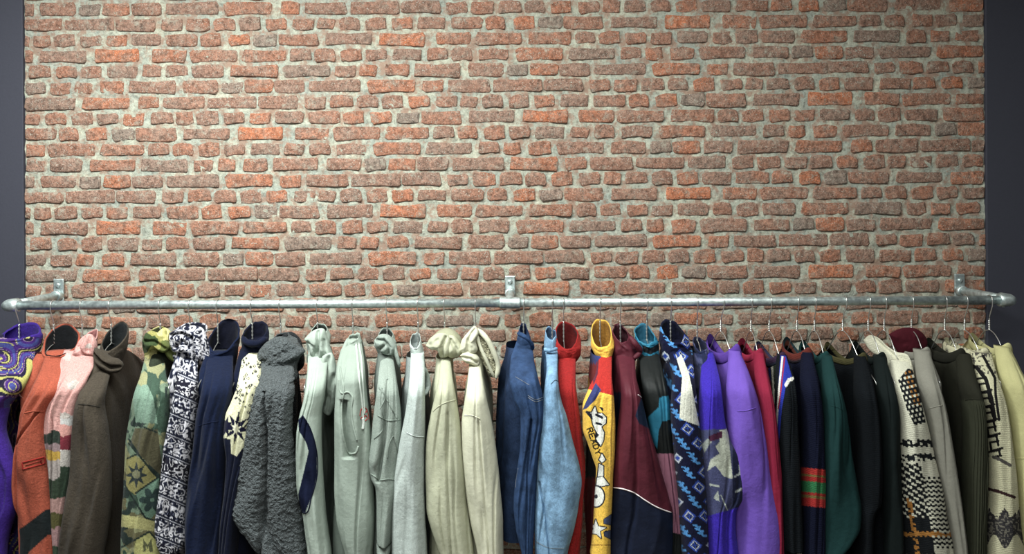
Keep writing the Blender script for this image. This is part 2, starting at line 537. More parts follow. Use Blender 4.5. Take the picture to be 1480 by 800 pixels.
# ------------------------------------------------------------------ clothes rail
ZR = float(W(740, 437.3, DR)[2])
RR = 0.0150
X0 = float(W(14, 441, DR)[0]); X1 = float(W(1457, 433.5, DR)[0]); XM = float(W(737, 437, DR)[0])
rail = tag(empty('clothes_rail', (0, DR, ZR)), 'long galvanised pipe clothes rail fixed to the brick wall', 'clothes rail')
def part_tube(name, P, R, m=20, parent=None, mat=None):
    v, f = tube_vf(P, R, m); return mesh_obj(name, v, f, mat or M_STEEL, parent or rail)
part_tube('pipe', [(X0, DR, ZR), (X0 * .5, DR, ZR), (XM - .03, DR, ZR)], RR, 24)
part_tube('pipe', [(XM + .03, DR, ZR), (X1 * .5, DR, ZR), (X1, DR, ZR)], RR, 24)
for sx, xe in ((-1, X0), (1, X1)):
    xa = xe + sx * 0.004
    # elbow: sleeve over the pipe, rounded knuckle, sleeve over the arm
    part_tube('elbow', [(xa - sx * .036, DR, ZR), (xa - sx * .0355, DR, ZR), (xa - sx * .02, DR, ZR), (xa - sx * .006, DR, ZR), (xa + sx * .006, DR, ZR), (xa + sx * .015, DR, ZR), (xa + sx * .019, DR, ZR)],
              [.016, .0205, .0208, .0208, .019, .013, .004], 24)
    part_tube('elbow_socket', [(xa, DR - .012, ZR), (xa, DR + .002, ZR), (xa, DR + .045, ZR), (xa, DR + .0455, ZR)], [.017, .0205, .0205, .016], 24)
    part_tube('set_screw', [(xa - sx * .02, DR, ZR - .0195), (xa - sx * .02, DR, ZR - .0235)], .0045, 8)
    part_tube('arm', [(xa, DR + .03, ZR), (xa, (DR + DW) / 2, ZR), (xa, DW - .012, ZR)], RR, 24)
    # wall plate with its bolt, arm socket near the lower edge
    pl = box('wall_plate', xa - .019, xa + .019, DW - .016, DW - .008, ZR - .024, ZR + .062, M_STEEL, rail, bevel=.003)
    v, f = tube_vf([(xa, DW - .015, ZR + .038), (xa, DW - .021, ZR + .038), (xa, DW - .022, ZR + .038)], [.009, .009, .004], 6)
    mesh_obj('bolt', v, f, M_STEEL, pl)
    part_tube('socket', [(xa, DW - .04, ZR), (xa, DW - .0395, ZR), (xa, DW - .012, ZR)], [.0155, .0195, .0195], 24)
    part_tube('set_screw', [(xa, DW - .028, ZR - .018), (xa, DW - .028, ZR - .023)], .005, 8)
# tee in the middle: square-shouldered clamp, arm and plate
part_tube('tee_clamp', [(XM - .034, DR, ZR), (XM - .0335, DR, ZR), (XM - .029, DR, ZR), (XM + .029, DR, ZR), (XM + .0335, DR, ZR), (XM + .034, DR, ZR)],
          [.016, .0205, .0195, .0195, .0205, .016], 12)
part_tube('arm', [(XM, DR + .012, ZR), (XM, (DR + DW) / 2, ZR), (XM, DW - .012, ZR)], RR, 24)
pl = box('wall_plate', XM - .019, XM + .019, DW - .016, DW - .008, ZR - .024, ZR + .064, M_STEEL, rail, bevel=.003)
v, f = tube_vf([(XM, DW - .015, ZR + .042), (XM, DW - .021, ZR + .042), (XM, DW - .022, ZR + .042)], [.009, .009, .004], 6)
mesh_obj('bolt', v, f, M_STEEL, pl)
part_tube('socket', [(XM, DW - .04, ZR), (XM, DW - .0395, ZR), (XM, DW - .012, ZR)], [.0155, .0195, .0195], 24)

# ------------------------------------------------------------------ hangers
HG = 'wire hangers on the clothes rail'
def hanger(hx, yaw, drop, what, half=0.18, low=0.0):
    X = float(W(hx, 437, DR)[0])
    e = tag(empty('wire_hanger', (X, DR, ZR)), 'silver wire hanger holding the ' + what, 'hanger', HG)
    r = RR + 0.0022
    th = np.radians(np.linspace(-20, 190, 22))          # over the pipe, back to front
    hook = [(X, DR + r * math.cos(a), ZR + r * math.sin(a)) for a in th]
    hook += [(X + yaw * .002, DR - r * 1.0, ZR - .016), (X + yaw * .006, DR - r * .55, ZR - .034), (X + yaw * .010, DR - .002, ZR - .052), (X + yaw * .012, DR, ZR - .066)]
    v, f = tube_vf(hook, .0017, 6); mesh_obj('hook', v, f, M_WIRE, e)
    xs = X + yaw * .012
    tz = np.linspace(ZR - .062, ZR - .100 - low, 16); V = []; Fc = []
    for ph in (0, math.pi):
        P = [(xs + .0016 * math.cos(ph + k * 1.1), DR + .0016 * math.sin(ph + k * 1.1), z) for k, z in enumerate(tz)]
        v, f = tube_vf(P, .0017, 6); n0 = len(V); V += v.tolist(); Fc += [[q + n0 for q in g] for g in f]
    mesh_obj('twisted_neck', V, Fc, M_WIRE, e)
    zb = ZR - .098 - low; zt = zb - drop
    dx = yaw * .05
    P = [(xs, DR, zb), (xs - dx * .08, DR - .02, zb - .006), (xs - dx * .5, DR - half * .5, zb - drop * .5), (xs - dx, DR - half, zt), (xs - dx, DR - half + .012, zt - .012),
         (xs, DR, zt - .018), (xs + dx, DR + half - .012, zt - .012), (xs + dx, DR + half, zt), (xs + dx * .5, DR + half * .5, zb - drop * .5), (xs + dx * .08, DR + .02, zb - .006), (xs, DR, zb)]
    v, f = tube_vf(spline(P, 70), .0016, 6); mesh_obj('shoulder_wire', v, f, M_WIRE, e)
    return e

# ------------------------------------------------------------------ garment builders
def dye(c):
    """cloth albedo from a colour seen under the shop lamps"""
    c = 1.12 * np.asarray(c) ** 1.22
    l = (c * np.array([.21, .72, .07])).sum(-1, keepdims=True)
    return np.clip(.86 * c + .14 * l, 0, .9)

def const(rgb):
    c = lin(rgb)
    return lambda px, py, part: np.tile(c, (px.size, 1))

def colour(V, fn, part):
    px, py = proj(V)
    return dye(fn(px, py, part))

def theta(m):
    """more samples over the half that faces the rail's open side"""
    mf = int(m * .68); mb = m - mf
    return np.concatenate([np.linspace(math.pi, 2 * math.pi, mf, endpoint=False), np.linspace(0, math.pi, mb, endpoint=False)])

class G:
    """one garment; all outlines come from the photo, distances from the hanger it hangs on"""
    def __init__(s, hx, name, label, cat, fab, col, yneck=500, seed=None, crew=False):
        s.hx, s.col, s.fab = hx, (const(col) if isinstance(col, tuple) else col), FAB[fab]
        s.X = float(W(hx, 437, DR)[0])
        s.seed = hx * .37 if seed is None else seed
        s.e = tag(empty(name, (s.X, DR, ZR - .12)), label, cat, 'garments on the clothes rail')
        s.crew = crew
        c = 1 - abs(hx - 740) / 740
        s.od = -0.185 - 0.045 * c        # distance of the hanging sleeve in front of the rail
        s.yneck = yneck
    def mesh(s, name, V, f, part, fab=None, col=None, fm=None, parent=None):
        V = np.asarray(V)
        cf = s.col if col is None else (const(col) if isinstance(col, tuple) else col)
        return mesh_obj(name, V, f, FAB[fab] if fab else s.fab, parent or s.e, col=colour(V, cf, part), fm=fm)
    # ---- sleeve with its shoulder: outline rows (y, xl, xr) down the hanging arm
    def sleeve(s, rows, o0=None, ysh=None, hd=0.05, fold=0.016, m=56, dy=4.0, ext=840, rib=0, sharp=.9, groove=None, lump=0, name='sleeve', cap=True, o1=None):
        rows = sorted(rows)
        if rows[-1][0] >= 799 and ext:
            y, a, b = rows[-1]; y2, a2, b2 = rows[-2]
            rows.append((ext, a + (a - a2) * .3, b + (b - b2) * .3))
        ya, xa, xb = map(np.array, zip(*rows))
        n = int((ya[-1] - ya[0]) / dy) + 1
        y = np.linspace(ya[0], ya[-1], n)
        xl, xr = pchip(ya, xa, y), pchip(ya, xb, y)
        o0 = (-.095 if s.crew else -.035) if o0 is None else o0
        o1 = s.od if o1 is None else o1
        ysh = ya[0] + 62 if ysh is None else ysh
        off = o0 + (o1 - o0) * np.sin(np.clip((y - ya[0]) / (ysh - ya[0]), 0, 1) * math.pi / 2) ** 1.15
        off = off + .02 * smooth(ysh + 60, 800, y)
        D = DR + off
        h = hd * (.62 + .38 * smooth(ya[0], ysh + 20, y))
        th = theta(m)
        c, sn = np.cos(th), np.sin(th)
        cs = np.sign(c) * np.abs(c) ** sharp; ss = np.sign(sn) * np.abs(sn) ** .9
        s.rows_ = (y, xl, xr, D, h)
        Y = y[:, None]; S = cs[None, :] * np.ones_like(Y)
        k = s.seed
        fade = smooth(ya[0] - 6, ya[0] + 50, Y)
        fo = (noise(S * 1.3 + k, Y / 130, k) - .5) * 1.1 + (noise(S * 2.6 + Y / 190 + k, Y / 95, k + 2) - .5) * .9 \
            + (noise(S * 1.1 - Y / 45, Y / 60 + k, k + 5) - .5) * .35
        cr = np.abs(noise(S * 1.7 + Y / 170 + k, Y / 150, k + 8) - .5) * 2      # creases
        fo = fo * 1.25 - .5 * smooth(.34, 0, cr)
        if groove:
            for gx, gw, ga in groove:
                g0 = np.interp(y, [q[0] for q in gx], [q[1] for q in gx])
                S0 = ((g0 - (xl + xr) / 2) / np.maximum((xr - xl) / 2, 1))[:, None]
                fo = fo - ga * np.exp(-((S - S0) / gw) ** 2) * ((Y > gx[0][0]) & (Y < gx[-1][0]))
        front = (sn < .25)[None, :] * 1.0
        hw = ((xr - xl) / 2)[:, None]; mx = ((xl + xr) / 2)[:, None]
        jit = 1 + .05 * (noise(Y / 34, S * 0 + np.sign(S) * 3.3, k) - .5)
        PX = mx + hw * S * jit
        dd = h[:, None] * ss[None, :] - fold * fo * fade * np.clip(hw / 22, .25, 1.1) * front * np.clip(1.25 - np.abs(S) ** 4, 0, 1)
        if rib: dd = dd - .0022 * np.sin(S * rib) * front * smooth(ya[0] + 60, ya[0] + 75, Y)
        if lump:
            A = S * hw
            dd = dd - lump * (noise(A / 2.7, Y / 2.9, k) - .5) * 2 * front
            PX = PX + 1.3 * (noise(Y / 4, S * 5, k) - .5) * 2
        V = Wa(PX, Y, D[:, None])
        V[..., 1] += dd
        V = V.reshape(-1, 3)
        f = grid_faces(n, m).tolist()
        if cap: f.append([(n - 1) * m + q for q in range(m)])
        f.append(list(range(m))[::-1])
        s.sl = s.mesh(name, V, f, 'sleeve')
        return s.sl
    def onsl(s, pts, lift=.003, rr=None):
        """pixel points -> points on the front of the sleeve just built"""
        y, xl, xr, D, h = rr or s.rows_
        P = []
        for px, py in pts:
            i = np.interp(py, y, np.arange(len(y)))
            a, b, d, hh = (np.interp(py, y, q) for q in (xl, xr, D, h))
            S = np.clip((px - (a + b) / 2) / ((b - a) / 2), -1, 1)
            P.append(W(px, py, d - hh * math.sqrt(max(0, 1 - S * S)) ** .9 - lift))
        return np.array(P)
    def ray(s, pts, lift=.002, n=None):
        """pixel points dropped onto the sleeve mesh"""
        pts = spline([(a, b, 0) for a, b in pts], n)[:, :2] if n else np.array(pts, float)
        off = wloc(s.sl)
        cam_ = Vector((0, 0, ZC)) - Vector(off)
        me = s.sl.data
        if getattr(s, 'bv', None) is None or s.bv[0] is not s.sl:
            from mathutils.bvhtree import BVHTree
            s.bv = (s.sl, BVHTree.FromPolygons([v.co for v in me.vertices], [list(p.vertices) for p in me.polygons]))
        out = []
        for px, py in pts:
            d = Vector(W(px, py, 1.0) - np.array([0, 0, ZC])); d.normalize()
            hit = s.bv[1].ray_cast(cam_, d)
            if hit[0] is not None: out.append(np.array(hit[0]) + off - np.array(d) * lift)
        return np.array(out)
    def line(s, name, pts, r=.0016, col=None, n=40, lift=.0006, fab=None, parent=None):
        P = s.ray(pts, lift, n)
        if len(P) < 3: return None
        v, f = tube_vf(P, r, 6)
        return s.mesh(name, v, f, 'seam', col=col, fab=fab, parent=parent)
    def seam(s, pts, r=.0022, col=None):
        return s.line('seam', pts, r * .62, col, parent=s.sl, lift=.0002)
    # ---- torso hanging in the hanger's plane
    def body(s, z0y=None, wf=.165, wb=.21, bt=.034, bx=0.0, hem=.74, dip=0.0, face=0, nw=.075, nx=.026, drop=.085, col=None, yaw=0.0, m=72, n=70, name='body'):
        y0 = s.yneck if z0y is None else z0y
        z0 = float(W(s.hx, y0, DR - (.10 if s.crew else 0.0))[2])
        s.z0 = z0
        t = np.concatenate([np.linspace(0, .25, 26), np.linspace(.25, 1, n - 25)[1:]])
        th = np.linspace(0, 2 * math.pi, m, endpoint=False)
        k = s.seed
        z = z0 - hem * t
        sh = np.sqrt(np.clip((z0 - z) / drop, 0, 1))
        sh = np.clip((z0 - z) / drop, 0, 1) ** .8
        wF = nw + (wf - nw) * sh + .02 * smooth(.25, .8, t); wB = nw + (wb - nw) * sh + .02 * smooth(.25, .8, t)
        T = nx + (bt - nx) * smooth(0, .2, t) + .008 * smooth(.3, 1, t)
        c, sn = np.cos(th), np.sin(th)
        cd = np.sign(c) * np.abs(c) ** .8; sx = np.sign(sn) * np.abs(sn) ** .75
        dep = np.where(cd[None, :] > 0, cd[None, :] * wB[:, None], cd[None, :] * wF[:, None])
        xx = sx[None, :] * T[:, None]
        fo = (noise(dep * 16 + k, z[:, None] * 3.0, k) - .5) + .5 * (noise(dep * 34, z[:, None] * 6 + k, k + 4) - .5)
        fade = smooth(0, .18, t)[:, None]
        xx = xx + .030 * fo * fade * (.4 + .6 * np.abs(sx))[None, :]
        zz = z[:, None] - dip * (np.abs(sn) ** 1.2 * np.where(sn * face > 0, 1.0, 1.45))[None, :] * (1 - smooth(0, .16, t))[:, None] + 0 * dep
        V = np.stack([s.X + bx + xx - yaw * dep, DR + dep, zz], -1).reshape(-1, 3)
        f = grid_faces(len(t), m)[:, ::-1].tolist()
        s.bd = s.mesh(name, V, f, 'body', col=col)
        # far sleeve behind the body
        zs = np.linspace(z0 - drop * 1.05, z0 - drop - .52, 24); q = np.linspace(0, 1, 24)
        a = np.linspace(0, 2 * math.pi, 20, endpoint=False)
        R = (.030 + .020 * np.sin(np.clip(q * 3, 0, 1) * 1.57))[:, None]
        V = np.stack([s.X + bx + (bt * 1.05) * np.cos(a)[None, :] * R / .05 + .01 * (noise(q[:, None] * 5, a[None, :], k) - .5) - yaw * wb,
                      DR + wb - .015 + R * np.sin(a)[None, :] * .75 + 0 * q[:, None], zs[:, None] + 0 * a[None, :]], -1).reshape(-1, 3)
        f = grid_faces(24, 20).tolist() + [list(range(20))[::-1], [23 * 20 + j for j in range(20)]]
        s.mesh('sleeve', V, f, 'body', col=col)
        return s.bd
    # ---- knitted neckband around a crew neck
    def neckband(s, col=None, r=.0085, h=1.5, dip=.03, face=-1, nw=.08, nx=.026, stand=0.0, yaw=0.0, name='neckband', fab=None, lift=.004):
        th = np.linspace(0, 2 * math.pi, 72, endpoint=True)
        c, sn = np.cos(th), np.sin(th)
        cd = np.sign(c) * np.abs(c) ** .8; sx = np.sign(sn) * np.abs(sn) ** .75
        P = np.stack([s.X + sx * nx - yaw * cd * nw, DR + cd * nw, s.z0 + lift + stand - dip * np.abs(sn) ** 1.2 * np.where(sn * face > 0, 1.0, 1.45)], -1)
        m = 10; a = np.linspace(0, 2 * math.pi, m, endpoint=False)
        N = np.stack([sx, cd, 0 * sx], -1); N /= np.linalg.norm(N, axis=1)[:, None] + 1e-9
        V = P[:, None, :] + r * .55 * np.cos(a)[None, :, None] * N[:, None, :] + r * h * np.sin(a)[None, :, None] * np.array([0, 0, 1.])
        f = grid_faces(72, m).tolist()
        return s.mesh(name, V.reshape(-1, 3), f, 'collar', col=col, fab=fab)
    # ---- stand collar / hood: outline rows from base (large y) to rim (small y); opening tips towards the room
    def collar(s, rows, rd=.055, tilt=.5, o=-.03, inner=None, wr=.10, m=64, n=40, name='collar', depthin=.5, col=None, tx=0.0, fab=None, thick=.88, inmat=None, lump=0):
        rows = sorted(rows, key=lambda q: -q[0])
        ya, xa, xb = map(np.array, zip(*rows))
        q = np.linspace(0, 1, len(rows)); t = np.linspace(0, 1, n)
        y, xl, xr = pchip(q, ya, t), pchip(q, xa, t), pchip(q, xb, t)
        th = theta(m); c, sn = np.cos(th), np.sin(th)
        k = s.seed
        def ring(i, sc, dz):
            hw = (xr[i] - xl[i]) / 2 * sc; mx = (xl[i] + xr[i]) / 2
            w = 1 + wr * (fbm(c * 1.6 + k, sn * 1.6 + t[i] * 2.2, k) - .5) * 2
            V = Wa(mx + hw * c * w, y[i] + 0 * c, DR + o)
            V[:, 1] += rd * sc * sn * w * (.75 + .25 * min(1, (xr[i] - xl[i]) / 30))
            V[:, 2] += tilt * t[i] ** 1.3 * rd * sc * sn - tx * t[i] ** 1.5 * (V[:, 0] - s.X) + dz \
                + .010 * t[i] * (fbm(c * 1.2 + k, sn * 1.2, k + 9) - .5) * 2
            if lump: V[:, :2] += lump * (noise(th * 9, np.full(m, y[i] / 4.5), k) - .5)[:, None] * np.stack([c, sn], -1) * 2
            return V
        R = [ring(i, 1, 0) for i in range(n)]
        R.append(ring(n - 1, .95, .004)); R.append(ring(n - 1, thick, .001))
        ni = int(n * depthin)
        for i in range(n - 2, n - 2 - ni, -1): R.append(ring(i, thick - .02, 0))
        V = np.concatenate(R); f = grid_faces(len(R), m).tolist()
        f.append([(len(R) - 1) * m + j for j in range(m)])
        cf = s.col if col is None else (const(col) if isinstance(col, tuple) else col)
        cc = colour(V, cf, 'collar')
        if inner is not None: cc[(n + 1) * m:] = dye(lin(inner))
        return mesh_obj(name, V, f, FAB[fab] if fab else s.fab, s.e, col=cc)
    # ---- rolled cloth edges, straps, cords: pixel path (x, y, offset in front of the rail)
    def roll(s, pts, r, name='rolled_edge', col=None, fab=None, wr=.18, m=14, n=40, flat=1.0, lump=0, taper=True):
        P = spline([W(a, b, DR + o) for a, b, o in pts], n)
        q = np.linspace(0, 1, n)
        R = r * (1 + wr * (noise(q * 7, q * 0, s.seed) - .5) * 2)
        if taper: R = R * np.sqrt(np.clip(np.minimum(q, 1 - q) * 9 + .12, 0, 1))
        v, f = tube_vf(P, R, m, flat)
        if lump:
            v = v + lump * (np.stack([noise(v[:, 0] * 160, v[:, 2] * 160, k) for k in (1, 2, 3)], -1) - .5) * 2
        return s.mesh(name, v, f, 'collar', col=col, fab=fab)
    # ---- cushion of folded cloth from its outline (pixel points), with real thickness and creases pressed in
    def puff(s, pts, o=-.08, T=.025, creases=(), name='folded_cloth', col=None, fab=None, lump=0, wr=.25, m=72, n=16, step=1):
        P = np.array(pts, float); P2 = np.vstack([P, P[:1]])
        q = spline([(a, b, 0) for a, b in P2], m + 1)[:-1, :2]
        c0 = P.mean(0); k = np.cos(np.linspace(0, math.pi / 2, n)) ; k = np.append(k[:-1], .02)
        V = []
        def lay(sg, ks):
            for kk in ks:
                p = c0 + (q - c0) * kk
                t = T * np.sqrt(max(0, 1 - kk * kk))
                d = sg * t * (1 + wr * (fbm(p[:, 0] / 11, p[:, 1] / 11, s.seed) - .5) * 2)
                if sg < 0:
                    for ln, w, a in creases: d = d + a * np.exp(-(segd(p[:, 0], p[:, 1], ln) / w) ** 2) * min(1, t / T * 1.5)
                if lump: d = d + sg * lump * (noise(p[:, 0] / 2.7, p[:, 1] / 2.7, s.seed) - .5) * 2
                oo = o if np.isscalar(o) else np.interp(p[:, 0], [P[:, 0].min(), P[:, 0].max()], o)
                v = Wa(p[:, 0], p[:, 1], DR + oo); v[:, 1] += d; V.append(v)
        lay(-1, k[::-1]); lay(1, k[1:])
        R = len(V); V = np.concatenate(V); f = grid_faces(R, m).tolist()
        f.append(list(range(m))[::-1]); f.append([(R - 1) * m + j for j in range(m)])
        return s.mesh(name, V, f, 'collar', col=col, fab=fab)
    def hang(s, what, yaw=None, drop=.125, turn=0.0):
        hanger(s.hx, (rnd.uniform(-.12, .12) - turn * 3.6) if yaw is None else yaw, drop + (.03 if s.crew else 0), what, low=0.0 if s.crew else .03)

def pick(*layers):
    """layers: (mask or None, rgb) painted in order"""
    base = None
    for mk, c in layers:
        c = lin(c)
        if base is None: base = np.tile(c, (mk.size, 1)) if mk is not None else None
        else: base[mk] = c
    return base

def paint(px, rgb): return np.tile(lin(rgb), (px.size, 1))

# ------------------------------------------------------------------ the garments, one by one along the rail
FINE = dict(m=150, dy=1.4)

# purple swirl fleece
def c_swirl(px, py, part):
    a = fbm(px / 40, py / 40, 1, 2); b = fbm(px / 34 + 7, py / 34, 4, 2)
    w = np.sin((a * 13 + b * 5) * 1.6)
    c = paint(px, (78, 44, 122))
    c[w > .30] = lin((40, 32, 66)); c[w < -.72] = lin((74, 80, 140))
    c[np.abs(w - .30) < .09] = lin((150, 128, 150))
    c[(w > .93) | ((np.abs(w + .62) < .09) & (b > .5))] = lin((172, 168, 92))
    if part == 'collar': c[py < 482 + .10 * px] = lin((66, 40, 128))
    if part == 'sleeve': c[py > 590 - px * .1] = lin((74, 44, 138))
    return c
g = G(27, 'patterned_fleece', 'purple fleece with yellow swirl print and plain purple sleeve', 'fleece', 'fleece', c_swirl, 500)
g.body(wb=.06, bt=.040, wf=.15, bx=-.01, m=200, n=220)
g.sleeve([(503, 0, 50), (530, -18, 46), (560, -38, 34), (590, -52, 12), (620, -60, 6), (655, -64, 15), (690, -66, 26), (725, -64, 25), (760, -62, 15), (800, -60, 8)], **FINE)
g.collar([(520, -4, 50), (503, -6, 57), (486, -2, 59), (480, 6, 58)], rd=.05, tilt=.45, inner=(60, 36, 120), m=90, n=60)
g.hang('purple swirl print fleece')

# orange fleece jacket
def c_orange(px, py, part):
    c = paint(px, (166, 88, 64))
    if part == 'sleeve':
        c[poly(px, py, [(28, 764), (36, 759), (66, 736), (90, 735), (95, 772), (70, 772), (42, 797), (36, 812), (20, 820)])] = lin((36, 44, 46))
    return c
g = G(77, 'fleece_jacket', 'rust orange fleece jacket with red zipped sleeve pocket and dark band', 'jacket', 'fleece', c_orange, 505)
g.body(wb=.12, bt=.034)
g.sleeve([(506, 70, 94), (530, 62, 94), (560, 47, 90), (595, 33, 72), (620, 30, 68), (655, 23, 71), (690, 20, 75), (720, 23, 78), (745, 30, 82), (772, 34, 86), (800, 33, 87)], groove=[([(590, 66), (640, 30), (700, 31), (760, 34)], .10, .9)], **FINE)
g.seam([(35, 596), (48, 594), (64, 594)])
for a in ([(32, 668), (64, 660)], [(33, 678), (65, 669)], [(32, 668), (33, 678)], [(64, 660), (65, 669)]):
    g.line('pocket_trim', a, .0022, (150, 40, 30), n=8, parent=g.sl)
g.line('zip', [(37, 672), (60, 665)], .0016, (140, 52, 40), n=10, parent=g.sl)
g.line('zip_pull', [(59, 663), (60, 669)], .0024, (120, 26, 24), n=6, parent=g.sl)
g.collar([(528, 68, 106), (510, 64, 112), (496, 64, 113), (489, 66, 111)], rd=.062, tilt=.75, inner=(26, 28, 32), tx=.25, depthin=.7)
g.hang('orange fleece jacket')

# pink fleece with landscape print
def c_pink(px, py, part):
    c = paint(px, (198, 154, 148)); n = fbm(px / 13, py / 13, 6)
    yy = py + (n - .5) * 16
    for y0, y1, col in ((624, 644, (58, 68, 60)), (644, 652, (150, 130, 132)), (652, 664, (186, 154, 54)), (664, 690, (170, 160, 156)), (690, 716, (64, 78, 62)),
                        (716, 738, (176, 142, 136)), (738, 760, (96, 92, 54)), (760, 790, (158, 128, 128)), (790, 840, (64, 78, 62))):
        c[(yy > y0) & (yy <= y1)] = lin(col)
    m = (px > 87) & (py > 596)
    for y0, y1, col in ((596, 612, (188, 186, 184)), (612, 630, (200, 150, 142)), (630, 650, (134, 56, 70)), (650, 672, (196, 190, 184)), (672, 716, (64, 82, 66))):
        c[m & (yy > y0) & (yy <= y1)] = lin(col)
    for x, y, r in ((103, 557, 6), (96, 515, 6), (93, 601, 5), (88, 515, 4), (128, 500, 5), (108, 552, 5)):
        c[np.hypot((px - x) * .8, py - y) + (n - .5) * 8 < r] = lin((180, 172, 166))
    return c
g = G(119, 'patterned_fleece', 'pink fleece with white marks and a green and yellow landscape print', 'fleece', 'fleece', c_pink, 508)
g.body(wb=.08, bt=.034, m=140, n=140)
g.sleeve([(505, 94, 134), (525, 87, 134), (550, 80, 124), (575, 72, 114), (600, 66, 109), (625, 65, 108), (650, 68, 106), (680, 74, 104), (720, 79, 100), (760, 82, 97), (800, 86, 95)],
         groove=[([(575, 86), (640, 86), (700, 84), (800, 88)], .07, 1.0)], hd=.045, **FINE)
g.collar([(530, 98, 134), (515, 104, 136), (500, 114, 137), (489, 119, 138)], rd=.045, tilt=.5, inner=(150, 100, 98), wr=.22)
g.puff([(106, 512), (112, 498), (120, 486), (130, 482), (137, 490), (139, 508), (135, 522), (120, 521), (110, 518)], -.06, .03, [([(124, 486), (119, 500), (126, 512), (137, 516)], 3, .014), ([(133, 486), (131, 505)], 2.5, .012)], name='collar_fold')
g.hang('pink landscape print fleece')

# brown fleece
g = G(160, 'fleece_jacket', 'plain dark brown fleece with rolled funnel collar', 'jacket', 'fleece', (80, 72, 62), 510)
g.body(wb=.225, bt=.040, drop=.075)
g.sleeve([(520, 136, 166), (540, 128, 158), (562, 119, 152), (585, 112, 148), (620, 107, 154), (680, 103, 159), (720, 98, 159), (780, 90, 152), (800, 88, 148)], m=80)
g.seam([(113, 584), (128, 585), (144, 588)], .002, (50, 46, 40))
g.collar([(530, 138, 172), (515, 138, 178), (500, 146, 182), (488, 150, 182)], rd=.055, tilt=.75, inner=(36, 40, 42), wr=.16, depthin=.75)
g.puff([(137, 502), (147, 507), (160, 516), (171, 519), (178, 527), (175, 535), (164, 539), (150, 534), (138, 523), (135, 512)], -.10, .026, [([(138, 511), (150, 521), (163, 529), (175, 529)], 2.6, .018)], name='collar_fold')
g.hang('brown fleece')

# camouflage star fleece
def c_camo(px, py, part):
    a = fbm(px / 24, py / 34, 2, 3); b = fbm(px / 20 + 9, py / 26, 5, 3)
    c = paint(px, (118, 136, 116))
    c[a > .56] = lin((112, 108, 78)); c[b > .60] = lin((150, 150, 112)); c[a < .40] = lin((70, 92, 78)); c[b < .36] = lin((52, 66, 62))
    if part == 'sleeve':
        c[poly(px, py, [(190, 560), (213, 555), (222, 575), (228, 612), (196, 610)])] = lin((122, 146, 130))
        c[poly(px, py, [(195, 618), (228, 620), (236, 690), (220, 675), (200, 655), (188, 640)])] = lin((98, 94, 72))
        c[poly(px, py, [(183, 660), (196, 656), (226, 690), (196, 715), (182, 705)])] = lin((150, 144, 92))
        c[poly(px, py, [(196, 712), (230, 690), (230, 735), (216, 752), (205, 742)])] = lin((112, 140, 122))
        c[poly(px, py, starpts(197, 686, 20, 9, 8, ax=.85))] = lin((58, 68, 70))
        c[np.hypot(px - 197, py - 685) < 6] = lin((140, 140, 110))
        d = np.hypot(px - 220, py - 722); ang = np.arctan2(py - 722, px - 220)
        c[(d < 19 * (.45 + .55 * np.abs(np.cos(3 * ang)))) & (d > 3)] = lin((60, 78, 76))
        c[poly(px, py, [(170, 742), (232, 752), (228, 768), (170, 760)])] = lin((176, 172, 118))
        c[poly(px, py, [(196, 780), (216, 768), (236, 785), (236, 830), (190, 830)])] = lin((170, 168, 108))
        c[poly(px, py, [(207, 797), (207, 778), (213, 787), (219, 778), (221, 797), (216, 797), (215, 787), (213, 793), (210, 787), (211, 797)])] = lin((96, 98, 70))
        for ln in ([(180, 700), (210, 748), (225, 752)], [(186, 640), (228, 690), (196, 712)], [(176, 790), (216, 768), (236, 790)], [(196, 612), (226, 624)], [(186, 634), (200, 655), (184, 662)]):
            c[segd(px, py, ln) < 1.3] = lin((46, 60, 56))
    if part == 'collar':
        c = paint(px, (150, 146, 84)); c[b > .56] = lin((196, 190, 130)); c[a < .45] = lin((104, 112, 60)); c[b < .38] = lin((70, 86, 52))
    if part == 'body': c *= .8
    return c
g = G(232, 'patterned_fleece', 'green camouflage fleece with star patches and yellow-green collar', 'fleece', 'fleece', c_camo, 505)
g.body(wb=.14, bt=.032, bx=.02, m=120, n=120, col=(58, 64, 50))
g.sleeve([(512, 212, 236), (540, 205, 238), (570, 195, 243), (600, 189, 243), (640, 183, 238), (680, 181, 235), (740, 178, 230), (770, 177, 228), (800, 177, 232)], **FINE)
g.collar([(524, 214, 238), (510, 210, 242), (495, 208, 244), (484, 210, 240)], rd=.05, tilt=.35, inner=(70, 74, 44), wr=.2, m=110, n=60)
g.puff([(208, 485), (216, 478), (226, 480), (238, 490), (245, 501), (237, 509), (226, 503), (214, 506), (209, 497)], -.095, .024, [([(212, 492), (226, 492), (240, 502)], 2.6, .012)], name='collar_fold', m=110, n=30)
g.puff([(229, 479), (238, 473), (245, 478), (247, 490), (257, 505), (263, 516), (259, 525), (248, 521), (240, 509), (234, 492)], -.06, .028, [([(240, 476), (242, 495), (255, 515)], 2.6, .014)], name='collar_fold', m=110, n=30)
g.hang('green camouflage fleece')

